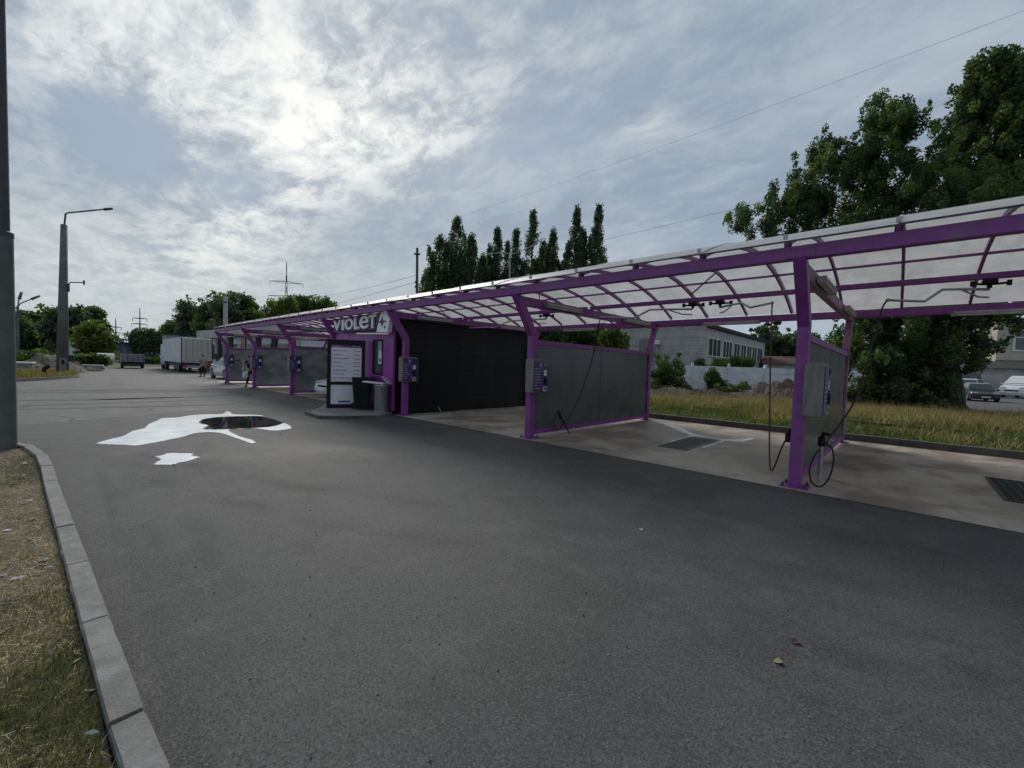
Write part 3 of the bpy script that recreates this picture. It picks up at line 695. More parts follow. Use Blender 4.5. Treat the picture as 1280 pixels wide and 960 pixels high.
# ------------------------------------------------------------------ payment terminals
def terminal(X, off, label, grp='payment terminals on the canopy posts', ysh=0.0):
    a, s = dy(X), zs(X)
    t = thing('payment_terminal', label, 'terminal', (X + off, 7.08 + a + ysh, 1.05 * s), 0, grp)
    w, d, h = 0.23, 0.56, 0.74 * s
    q = MB(); q.span((0, 0, 0), (w, d, h)); q.build('cabinet', steel, t, bevel=0.012)
    q = MB(); q.span((w + 0.001, 0.03, 0.03), (w + 0.012, d - 0.02, h - 0.03)); fr = q.build('front_panel', deep_purple, t, bevel=0.004)
    x0 = w + 0.012
    q = MB(); q.span((x0 + 0.001, 0.33, h - 0.15), (x0 + 0.008, 0.50, h - 0.06)); q.build('screen', glass, fr)
    q = MB(); q.span((x0 + 0.001, 0.20, h - 0.16), (x0 + 0.006, 0.27, h - 0.07)); q.span((x0 + 0.0062, 0.215, h - 0.14), (x0 + 0.008, 0.255, h - 0.09)); q.build('emblem_sticker', pale_print, fr)
    q = MB(); q.span((x0 + 0.001, 0.36, h - 0.36), (x0 + 0.005, 0.46, h - 0.23)); q.build('white_sticker', white_m, fr)
    q = MB(); q.span((x0 + 0.001, 0.37, h - 0.39), (x0 + 0.02, 0.45, h - 0.37)); q.span((x0 + 0.001, 0.38, h - 0.56), (x0 + 0.03, 0.45, h - 0.41)); q.build('coin_slot', black_m, fr, bevel=0.003)
    q = MB(); q.span((x0 + 0.001, 0.35, h - 0.70), (x0 + 0.006, 0.46, h - 0.60)); q.build('card_pad', white_m, fr)
    q = MB(); q.span((x0 + 0.0065, 0.375, h - 0.675), (x0 + 0.012, 0.435, h - 0.615)); q.build('pad_window', black_m, fr)
    for r in range(8):
        z = h - 0.20 - r * 0.062; q = MB()
        q.span((x0 + 0.001, 0.05, z - 0.012), (x0 + 0.004, 0.05 + rnd.uniform(0.10, 0.2), z + 0.006)); q.build('program_line', pale_print, fr)
        q = MB(); q.tube([(x0, 0.285, z), (x0 + 0.014, 0.285, z)], 0.012, 10); q.build('button', galv, fr)
    q = MB(); q.span((0.03, 0.04, h + 0.001), (0.19, d - 0.04, h + 0.02)); q.build('rain_lip', steel, t)
    return t
terminal(-1.09, 0.06, 'steel payment terminal seen edge-on on the nearest violet post')
terminal(-6.19, 0.01, 'violet payment terminal with pale steel side on the second nearest post')
terminal(-11.28, -0.05, 'violet payment terminal on the kiosk corner post in front of the black wall')
terminal(-20.53, 0.03, 'violet payment terminal just left of the price board')
terminal(-25.96, 0.03, 'violet payment terminal hiding the person who washes a car')
terminal(-31.48, 0.03, 'leftmost violet payment terminal beside the silver car')

# ------------------------------------------------------------------ booms and hoses
def boom(px, py, tip, label, hose_pts, hose_mat, hose_label, yb=9.55, kink=0.18):
    base = at_y(px, py, yb); base.z = 3.16
    t = thing('swing_boom', label, 'boom', base, 0, 'swinging hose booms under the canopy')
    q = MB(); q.box((0, 0, -0.035), (0.16, 0.14, 0.05)); q.cyl((0, 0, -0.13), 0.03, 0.10, 10); q.build('pivot', black_m, t)
    q = MB(); q.tube([(0.20, 0.05, -0.06), (0, 0, -0.075), (-0.18, -0.05, -0.06)], 0.018, 8); q.box((0.2, 0.05, -0.06), (0.05, 0.05, 0.08)); q.box((-0.18, -0.05, -0.06), (0.05, 0.05, 0.08)); q.build('coupling', black_m, t)
    d = Vector(tip) - base; L = d.copy(); L.z = 0
    p0 = Vector((0, 0, -0.15))
    pts = [p0, d * 0.28 + Vector((0, 0, -0.10)) * 1, d * 0.45 + Vector((0, 0, 0.02 - 0.06)), d * 0.60 + Vector((0, 0, -kink * 0.4)), d * 0.98, d]
    pts = [p0, Vector((d.x * .28, d.y * .28, -0.14)), Vector((d.x * .45, d.y * .45, -0.14)), Vector((d.x * .62, d.y * .62, -0.14 - kink)), Vector((d.x, d.y, -0.14 - kink * 0.85))]
    q = MB(); q.tube(pts, 0.021, 8); q.build('arm', galv, t, smooth=True)
    q = MB(); q.tube([(0, 0, -0.27), Vector((d.x * .1, d.y * .1, -0.26)), Vector((d.x * .26, d.y * .26, -0.15))], 0.014, 6); q.build('strut', galv, t)
    q = MB(); q.sphere(pts[-1], 0.032, 8, 6); q.build('swivel', galv, t)
    tipw = base + pts[-1]
    hp = [tipw] + [Vector(p) for p in hose_pts]
    o = hp[-1].copy(); o.z = 0
    q = MB(); q.tube([p - o for p in curve3(hp, 9)], 0.0125, 7); h = q.build('hose', hose_mat, None, loc=o, smooth=True); tag(h, hose_label, 'hose', 'high-pressure hoses')
    return tipw
def lance(p, q_, label, grp='spray lances', pm=None):
    p = Vector(p); q_ = Vector(q_)
    t = thing('spray_lance', label, 'lance', q_, 0, grp); d = p - q_
    q = MB(); q.tube([(0, 0, 0), d * 0.55], 0.015, 7); q.build('pipe', pm or galv, t)
    q = MB(); q.tube([d * 0.50, d * 0.75], 0.022, 8); q.build('sleeve', black_m, t)
    h = Vector((0, 0.04, -0.10)); q = MB(); q.tube([d * 0.74, d * 0.92, d * 1.0], [0.022, 0.026, 0.02], 8); q.tube([d * 0.95, d * 0.95 + h, d * 0.93 + h * 1.6], [0.022, 0.02, 0.018], 8); q.build('trigger_grip', black_m, t)
    q = MB(); q.tube([(0, 0, 0), d.normalized() * -0.05], 0.014, 7); q.build('nozzle', black_m, t)
# bay between the second and the nearest post: two booms
XP = -6.02
pa = [at_y(749, 402.5, 8.75), at_x(743, 437.5, -5.75), at_x(734, 470, -5.95)] + [at_x(*p, XP) for p in ((717, 512), (703.5, 531.6), (697, 538), (692.5, 533), (693.6, 521), (698, 514.5))]
boom(866, 385, at_y(752, 394, 8.9), 'hose boom pointing left towards the broadside grey partition', pa, rubber, 'black hose crossing the broadside grey partition in a long curve')
lance(at_x(697.5, 513.5, XP + 0.02), at_x(712.5, 543.5, XP + 0.10), 'black lance leaning on the bottom rail of the broadside grey partition', pm=black_m)
pb = [at_y(964.5, 400, 8.7), at_y(963, 450, 8.5), at_y(962, 520, 8.2), at_y(962, 577, 8.0), at_y(964.5, 588, 7.95), at_y(969, 581, 7.9), at_y(975, 565, 7.75), at_y(981, 552, 7.5), at_y(985, 548, 7.42)]
boom(900, 384, at_y(965, 382, 8.8), 'hose boom pointing right towards the nearest violet post', pb, red_hose, 'dark red hose hanging just left of the nearest violet post', kink=0.12)
# bay right of the nearest post
pc = [at_y(1103, 385, 9.0), at_y(1095, 415, 8.9), at_y(1085, 450, 8.7), at_y(1070, 497, 8.5), at_y(1055, 523, 8.3), at_y(1034, 552, 8.0), at_y(1040, 560, 7.75), at_y(1042, 577, 7.65), at_y(1036, 598, 7.55), at_y(1026, 608, 7.5), at_y(1015, 603, 7.5), at_y(1012, 588, 7.6), at_y(1017, 572, 7.7), at_y(1024, 562, 7.85)]
boom(1237, 357, at_y(1110, 371, 9.0), 'hose boom hanging in the bay right of the nearest violet post', pc, rubber, 'dark blue-black hose slung behind the nearest post and looped beside it')
# bay beside the black wall
XB = -11.22
pd = [at_y(580, 413, 9.45)] + [at_x(*p, XB) for p in ((576, 454), (573, 501), (570, 513.5), (560, 516), (548, 514), (538, 507), (534, 498), (541, 498))]
boom(683, 394, at_y(588, 403, 9.5), 'hose boom beside the black side wall of the kiosk', pd, rubber, 'black hose hanging down the black kiosk wall')
lance(at_x(542, 498.5, XB), at_x(553, 517.5, XB + 0.12), 'silver lance leaning on the black kiosk wall')
# lance holders
def holder(loc, label, short=False):
    t = thing('lance_holder', label, 'holder', loc, 0, 'lance holders by the posts')
    loc = tuple(loc)
    if not short:
        q = MB(); q.cyl((0, 0, -loc[2] + 0.01), 0.025, loc[2] - 0.02, 10); q.build('stand', galv, t)
    q = MB(); q.tube([(0, 0, -0.02), (0, 0, 0.12)], 0.05, 10); q.build('cup', black_m, t)
    q = MB(); q.tube([(0.0, 0, 0.10), (0.02, -0.03, 0.18), (0.10, -0.06, 0.17)], [0.03, 0.028, 0.022], 8); q.build('grip', black_m, t)
holder(at_y(1027, 556, 7.9), 'lance standing in a black holder right of the nearest post')
holder(at_y(986, 551, 7.42), 'lance in a black holder on the left side of the nearest post', True)

# ------------------------------------------------------------------ drains
def drain(x0, x1, y0, y1, label):
    t = thing('drain_grate', label, 'drain', ((x0 + x1) / 2, (y0 + y1) / 2, 0.009), 0, 'floor drain grates in the bays')
    w, l = x1 - x0, y1 - y0
    q = MB(); q.span((-w / 2, -l / 2, 0.0005), (w / 2, l / 2, 0.002)); q.build('pit', black_m, t)
    q = MB()
    for s_ in (-1, 1):
        q.span((s_ * w / 2 - 0.02, -l / 2 - 0.02, 0.0025), (s_ * w / 2 + 0.02, l / 2 + 0.02, 0.014)); q.span((-w / 2 + 0.02, s_ * l / 2 - 0.02, 0.0025), (w / 2 - 0.02, s_ * l / 2 + 0.02, 0.014))
    q.build('frame', grate_m, t)
    n = int(l / 0.055); me = MB().span((-w / 2 + 0.02, -0.011, 0), (w / 2 - 0.02, 0.011, 0.008)).mesh('grate_bar', grate_m)
    for i in range(n): inst('grate_bar', me, t, (0, -l / 2 + (i + 0.5) * l / n, 0.003))
    me = MB().span((-0.008, -l / 2 + 0.02, 0), (0.008, l / 2 - 0.02, 0.005)).mesh('cross_bar', grate_m)
    for i in range(1, 6): inst('cross_bar', me, t, (-w / 2 + i * w / 6, 0, 0.0115))
grate_m = mat('wet_black_iron', (0.012, 0.012, 0.014), (0.020, 0.019, 0.020), 12, 0.4)
drain(-3.80, -3.22, 8.82, 10.68, 'dark rectangular drain grate ringed with white suds in the middle bay')
drain(1.10, 1.68, 8.80, 10.65, 'dark drain grate at the right edge of the photo')
film('suds_trail', 'thin white suds trail running along the slab to the middle drain', smooth_poly([(-5.95, 12.9), (-5.2, 12.75), (-4.6, 12.2), (-3.95, 11.35), (-3.1, 11.1), (-2.7, 11.9), (-2.75, 11.0), (-3.05, 10.85), (-3.05, 9.6), (-3.13, 9.55), (-3.14, 10.85), (-3.80, 10.86), (-3.82, 9.6), (-3.9, 9.7), (-3.92, 10.9), (-4.6, 11.7), (-5.4, 12.6)], 4), None, 0.0125, mat('thin_suds', (0.74, 0.75, 0.76), (0.44, 0.43, 0.41), 4.5, 0.5, lo=0.34, hi=0.56), 'suds')

# ------------------------------------------------------------------ kiosk
KX0, KX1, KY = -15.75, -11.68, 7.14
kiosk = thing('wash_kiosk', 'violet kiosk with a black side wall under the canopy', 'kiosk', (KX1, KY, 0))
def kspan(a, b): return MB().span([a[0] - KX1, a[1] - KY, a[2]], [b[0] - KX1, b[1] - KY, b[2]])
# black side wall: lapped boards, each a part
wx = -11.40; ylen = 13.2 - 7.46; nb = 11
for i in range(nb):
    z0 = 0.02 + i * 3.0 / nb; z1 = z0 + 3.0 / nb - 0.006
    kspan((wx - 0.03, 7.46, z0), (wx + (0.0 if i % 2 else 0.003), 7.46 + ylen, z1)).build('wall_board', blackwall, kiosk, bevel=0.003)
kspan((KX0, 7.48, 0.0), (wx - 0.034, 13.15, 3.0)).build('core', black_m, kiosk)
kspan((KX0 - 0.05, 7.40, 3.03), (wx, 13.2, 3.06)).build('roof', black_m, kiosk)
kspan((KX1 + 0.004, 7.36, 0.0), (wx + 0.004, 7.475, 3.0)).build('corner_post', black_m, kiosk)
kspan((KX0, 7.195, 0.0), (KX1 - 0.02, 7.475, 3.0)).build('core', black_m, kiosk)
# violet front of vertical panels around a tall narrow window
_wa, _wb = at_y(465.5, 468, KY), at_y(479, 424, KY)
wa, wb, wz0, wz1 = _wa.x, _wb.x, _wa.z, _wb.z
pw = 0.505; x = KX1
i = 0
while x > KX0 + 0.01:
    xl = max(x - pw, KX0); prd = 0.0 if i % 2 else 0.006
    if xl < wb and x > wa:
        lo_, hi_ = max(xl, wa), min(x, wb)
        for (a_, b_, z0, z1) in ((xl, x, 0.10, wz0 - 0.002), (xl, x, wz1 + 0.002, 2.98), (xl, lo_ - 0.002, wz0, wz1), (hi_ + 0.002, x, wz0, wz1)):
            if b_ - a_ > 0.03: kspan((a_ + 0.003, KY - prd, z0), (b_ - 0.003, KY + 0.05, z1)).build('facade_panel', facade_m, kiosk, bevel=0.003)
    else:
        kspan((xl + 0.003, KY - prd, 0.10), (x - 0.003, KY + 0.05, 2.98)).build('facade_panel', facade_m, kiosk, bevel=0.003)
    x = xl; i += 1
kspan((KX1 - 0.09, KY - 0.03, 0.10), (KX1 + 0.002, KY + 0.055, 2.98)).build('corner_trim', facade_m, kiosk, bevel=0.006)
fr = MB()
for a_, b_ in (((wa, KY - 0.012, wz0), (wa + 0.06, KY + 0.04, wz1)), ((wb - 0.06, KY - 0.012, wz0), (wb, KY + 0.04, wz1)), ((wa + 0.06, KY - 0.012, wz1 - 0.06), (wb - 0.06, KY + 0.04, wz1)), ((wa + 0.06, KY - 0.012, wz0), (wb - 0.06, KY + 0.04, wz0 + 0.06))):
    fr.span([a_[0] - KX1, a_[1] - KY, a_[2]], [b_[0] - KX1, b_[1] - KY, b_[2]])
win = fr.build('window', black_m, kiosk, bevel=0.004)
kspan((wa + 0.062, KY + 0.015, wz0 + 0.062), (wb - 0.062, KY + 0.02, wz1 - 0.062)).build('pane', glass, win)
kspan((wa - 0.05, KY - 0.09, wz0 - 0.05), (wb + 0.05, KY - 0.008, wz0 - 0.01)).build('sill', facade_m, win, bevel=0.004)
kspan((wb - 0.30, KY + 0.008, wz0 + 0.36), (wb - 0.07, KY + 0.0125, wz0 + 0.80)).build('notice', white_m, win)
kspan((wb - 0.25, KY + 0.004, wz0 + 0.44), (wb - 0.14, KY + 0.0075, wz0 + 0.53)).build('notice_print', ink, win)
kspan((wb - 0.34, KY + 0.010, wz0 + 0.82), (wb - 0.07, KY + 0.0145, wz1 - 0.07)).build('blind', mat('pale_blind', (0.32, 0.34, 0.36), (0.27, 0.29, 0.31), 5, 0.6), win)

# sign with raised letters
SY = 6.93
sgn = thing('shop_sign', 'white raised-letter sign reading VIOLET with a star emblem above the kiosk', 'sign', (-13.6, SY, 2.7))
def sp(px, py, y=SY): p = at_y(px, py, y); return Vector((p.x + 13.6, p.y - SY, p.z - 2.7))
def glyph(ch, x0, x1, zb, zt, lean=0.0):
    cu = bpy.data.curves.new('letter', 'FONT'); cu.body = ch; cu.extrude = 0.03; cu.offset = 0.008 if ch == 'e' else 0.028; cu.size = 1.0
    o = bpy.data.objects.new('letter', cu); COL.objects.link(o)
    dg = bpy.context.evaluated_depsgraph_get(); me = bpy.data.meshes.new_from_object(o.evaluated_get(dg))
    bpy.data.objects.remove(o); bpy.data.curves.remove(cu)
    co = np.zeros(len(me.vertices) * 3); me.vertices.foreach_get('co', co); co = co.reshape(-1, 3)
    mn, mx_ = co.min(0), co.max(0); u = (co[:, 0] - mn[0]) / (mx_[0] - mn[0]); v = (co[:, 1] - mn[1]) / (mx_[1] - mn[1]); w = (co[:, 2] - mn[2]) / (mx_[2] - mn[2])
    z0 = zb[0] + (zb[1] - zb[0]) * u; z1 = zt[0] + (zt[1] - zt[0]) * u
    nco = np.stack([x0 + (x1 - x0) * u, -0.06 + 0.055 * (1 - w), z0 + (z1 - z0) * v], 1)
    me.vertices.foreach_set('co', nco.ravel()); me.materials.clear(); me.materials.append(letter_m); me.update()
    bm = bmesh.new(); bm.from_mesh(me); bmesh.ops.recalc_face_normals(bm, faces=bm.faces); bm.to_mesh(me); bm.free()
    ob = bpy.data.objects.new('letter', me); COL.objects.link(ob); ob.parent = sgn
TOPL, TOPR, BOTL, BOTR = 401.5, 392.5, 413.5, 410.0
def zline(px, a, b_): return a + (b_ - a) * (px - 419) / (473 - 419)
for ch, a_, b_ in (('V', 418.5, 427.5), ('I', 428.8, 431.6), ('O', 432.8, 442.6), ('L', 444.2, 450.2), ('e', 451.0, 461.8), ('T', 462.6, 471.6)):
    ta, tb2, ba, bb = sp(a_, zline(a_, TOPL, TOPR)), sp(b_, zline(b_, TOPL, TOPR)), sp(a_, zline(a_, BOTL, BOTR)), sp(b_, zline(b_, BOTL, BOTR))
    glyph(ch, ba.x, bb.x, (ba.z, bb.z), (ta.z, tb2.z))
l0, l1 = sp(417.5, 399), sp(474, 390.8); l2, l3 = sp(474, 412), sp(417.5, 415.5)
q = MB(); q.prism_y([(l0.x, l0.z), (l1.x, l1.z), (l2.x, l2.z), (l3.x, l3.z)], 0.0, 0.06); q.build('backing', mat('sign_backing', (0.075, 0.03, 0.10), (0.06, 0.024, 0.08), 5, 0.5), sgn)
em = [sp(*p) for p in ((473.2, 415.4), (478.6, 391.2), (484.2, 390.0), (489.4, 399.8), (487.4, 415.6))]
q = MB(); q.prism_y([(p.x, p.z) for p in em], -0.08, 0.06); emo = q.build('emblem', letter_m, sgn, bevel=0.004)
def star4(cx_, cz_, rx, rz, k=0.26):
    out = []
    for i in range(16):
        t = 2 * math.pi * i / 16; r = [1, .45, k, .45][i % 4] if False else (1.0 if i % 4 == 0 else (0.47 if i % 2 else 0.33))
        out.append((cx_ + rx * r * math.cos(t), cz_ + rz * r * math.sin(t)))
    return out
for px, py, s_ in ((480.6, 402.5, 6.4), (484.0, 409.2, 2.3)):
    c = sp(px, py); e1 = sp(px + s_, py); e2 = sp(px, py - s_ * 1.05)
    q = MB(); q.prism_y(star4(c.x, c.z, abs(e1.x - c.x), abs(e2.z - c.z)), -0.088, -0.082); q.build('star', ink, emo)
u0, u1, u2, u3 = sp(447.5, 416.2), sp(486.6, 416.4), sp(486.6, 418.0), sp(447.5, 417.8)
q = MB(); q.prism_y([(u0.x, u0.z), (u1.x, u1.z), (u2.x, u2.z), (u3.x, u3.z)], -0.06, 0.0); q.build('underline_bar', letter_m, sgn)
for px in (430, 462): 
    c = sp(px, 394); q = MB(); q.span((c.x - 0.02, 0.02, c.z - 0.1), (c.x + 0.02, 0.05, 0.45)); q.build('hanger', dark_steel, sgn)

# kerbed island with the price board and bins
isl = [tuple(gnd(*p, 0.08)[:2]) for p in ((381, 514.5), (399, 520.0), (440, 520.5), (470, 519.5), (497, 517.0))]
isl = [isl[0], isl[1], isl[2], isl[3], (-11.70, 7.12), (-15.7, 7.12), (-15.0, 6.3)]
iso = bpy.data.objects.new('kiosk_island', None); COL.objects.link(iso); iso['kind'] = 'structure'
q = MB(); q.prism_z(smooth_poly(isl, 1), -0.02, 0.072); q.build('island_base', concrete, iso)
def inset(poly, d):
    c = Vector((sum(p[0] for p in poly) / len(poly), sum(p[1] for p in poly) / len(poly)))
    return [tuple(c + (Vector(p) - c) * (1 - d)) for p in poly]
for i in range(5):
    a, c = Vector((*isl[i - 1 if i else -1], 0)), Vector((*isl[i], 0))
    if i == 4: continue
    n_s = max(1, round((c - a).length / 0.9)); ctr = Vector((-13.2, 6.5, 0))
    for k in range(n_s):
        p0 = a + (c - a) * (k / n_s); p1 = a + (c - a) * ((k + 1) / n_s); d = (p1 - p0).normalized(); nr = Vector((-d.y, d.x, 0)); nr = nr if nr.dot(ctr - p0) > 0 else -nr
        g0, g1 = p0 + d * 0.004 - nr * 0.01, p1 - d * 0.004 - nr * 0.01
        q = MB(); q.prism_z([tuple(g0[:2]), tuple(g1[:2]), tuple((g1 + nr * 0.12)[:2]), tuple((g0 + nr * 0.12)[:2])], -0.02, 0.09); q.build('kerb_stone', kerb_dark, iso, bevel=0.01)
# price board: faces the driveway
bp0, bp1 = gnd(408, 509.5, 0.09), gnd(455.5, 509.0, 0.09)
bw = (bp1 - bp0).length; bd = math.atan2(bp1.y - bp0.y, bp1.x - bp0.x)
board = thing('price_board', 'tall black-framed price board lit panel standing before the violet kiosk', 'board', (bp0.x, bp0.y, 0.08), bd)
bh = at_y(408, 423.5, bp0.y).z - 0.08
def bspan(a, b_): return MB().span(a, b_)
for a_, b_ in (((0, 0, 0), (0.115, 0.16, bh)), ((bw - 0.115, 0, 0), (bw, 0.16, bh)), ((0.115, 0, bh - 0.17), (bw - 0.115, 0.16, bh)), ((0.115, 0, 0.76), (bw - 0.115, 0.16, 0.85)), ((0.115, 0, 0.0), (bw - 0.115, 0.16, 0.12))):
    bspan(a_, b_).build('frame', black_m, board, bevel=0.008)
pn = bspan((0.116, 0.03, 0.851), (bw - 0.116, 0.10, bh - 0.171)).build('price_panel', paper, board)
bspan((0.117, 0.026, bh - 0.255), (bw - 0.117, 0.0295, bh - 0.172)).build('header_band', mat('violet_print', (0.17, 0.05, 0.22), (0.14, 0.04, 0.18), 5, 0.5), pn)
for x0_, x1_ in ((0.17, 0.46), (0.75, 1.02)): bspan((x0_, 0.0225, bh - 0.225), (x1_, 0.0255, bh - 0.20)).build('header_text', pale_print, pn)
for r in range(9):
    z = bh - 0.36 - r * 0.127
    w_ = rnd.uniform(0.22, 0.52)
    x = 0.18
    while x < 0.18 + w_:
        l = rnd.uniform(0.03, 0.10); bspan((x, 0.026, z - 0.014), (min(x + l, 0.72), 0.0295, z + 0.008)).build('text_line', ink, pn); x += l + 0.018
    x = 0.80
    while x < 1.0:
        l = rnd.uniform(0.025, 0.06); bspan((x, 0.026, z - 0.014), (x + l, 0.0295, z + 0.008)).build('text_line', ink, pn); x += l + 0.014
    if r % 2: bspan((0.15, 0.026, z - 0.050), (bw - 0.15, 0.0295, z - 0.046)).build('rule_line', ink, pn)
lp = bspan((0.116, 0.03, 0.121), (bw - 0.116, 0.10, 0.759)).build('lower_panel', paper, board)
bspan((0.34, 0.024, 0.17), (0.72, 0.0295, 0.40)).build('white_picture', white_m, lp)
bspan((0.345, 0.020, 0.171), (0.715, 0.0235, 0.235)).build('blue_stripe', mat('blue_print', (0.06, 0.12, 0.30), (0.05, 0.10, 0.24), 5, 0.5), lp)
# bins
gb = gnd(452.5, 511.5, 0.08)
t = thing('wheeled_bin', 'dark green wheeled bin standing in front of the price board', 'bin', (gb.x, gb.y, 0.08), R_(62))
q = MB(); w0, w1, hh = 0.24, 0.31, 0.98
vs = [(-w0, -w0, 0.06), (w0, -w0, 0.06), (w0, w0, 0.06), (-w0, w0, 0.06), (-w1, -w1, hh), (w1, -w1, hh), (w1, w1, hh), (-w1, w1, hh)]
q.add(vs, [(3, 2, 1, 0), (4, 5, 6, 7), (0, 1, 5, 4), (1, 2, 6, 5), (2, 3, 7, 6), (3, 0, 4, 7)]); q.build('body', green_bin, t, bevel=0.03)
q = MB(); q.span((-0.33, -0.35, hh + 0.004), (0.33, 0.33, hh + 0.05)); q.build('lid', green_bin, t, bevel=0.02)
q = MB(); q.tube([(-0.3, 0.42, hh - 0.02), (0.3, 0.42, hh - 0.02)], 0.025, 8); q.build('handle', green_bin, t)
for s_ in (-1, 1): 
    q = MB(); q.tube([(s_ * 0.27, 0.26, 0.1), (s_ * 0.33, 0.26, 0.1)], 0.1, 14); q.build('wheel', rubber, t)
    q = MB(); q.span((s_ * 0.12 - 0.02, -0.38, 0.25), (s_ * 0.12 + 0.02, -0.30, 0.9)) if False else q.box((s_ * 0.15, -0.325, 0.55), (0.04, 0.05, 0.7), rot=Matrix.Rotation(R_(5), 3, 'X')); q.build('rib', green_bin, t)
sb = gnd(476.5, 514.5, 0.08)
t = thing('litter_bin', 'pale steel litter bin with an open tilted lid by the violet wall', 'bin', (sb.x, sb.y, 0.08), R_(38))
q = MB(); q.tube([(0, 0, 0.0), (0, 0, 0.80)], 0.215, 20); q.build('drum', steel, t, bevel=0.01)
q = MB(); q.tube([(0, 0, 0.802), (0, 0, 0.845)], 0.225, 20); q.tube([(0, 0, -0.0), (0, 0, 0.03)], 0.22, 20); q.build('rim', galv, t)
q = MB(); q.box((-0.20, -0.05, 0.90), (0.66, 0.34, 0.04), rot=Matrix.Rotation(R_(4), 3, 'Y')); q.build('tray', white_m, t, bevel=0.008)
q = MB(); q.box((0.16, 0.02, 0.98), (0.34, 0.32, 0.03), rot=Matrix.Rotation(R_(42), 3, 'Y')); q.build('lid', lampbox, t, bevel=0.008)

# ------------------------------------------------------------------ people
def skin_obj(name, chains, material, parent, levels=1):
    """chains: list of lists of (pos, radius); all start from an existing point when equal"""
    vs = []; es = []; rs = []; idx = {}
    def vid(p, r):
        k_ = tuple(round(c, 4) for c in p)
        if k_ not in idx: idx[k_] = len(vs); vs.append(p); rs.append(r)
        return idx[k_]
    for ch in chains:
        prev = None
        for p, r in ch:
            i_ = vid(p, r)
            if prev is not None and prev != i_: es.append((prev, i_))
            prev = i_
    me = bpy.data.meshes.new(name); me.from_pydata(vs, es, []); me.materials.append(material)
    o = bpy.data.objects.new(name, me); COL.objects.link(o); o.parent = parent
    sk = o.modifiers.new('skin', 'SKIN'); sk.use_smooth_shade = True
    for i_, r in enumerate(rs):
        d_ = me.skin_vertices[0].data[i_]; r = (r, r) if not isinstance(r, tuple) else r; d_.radius = r; d_.use_root = (i_ == 0)
    su = o.modifiers.new('sub', 'SUBSURF'); su.levels = levels; su.render_levels = levels
    return o
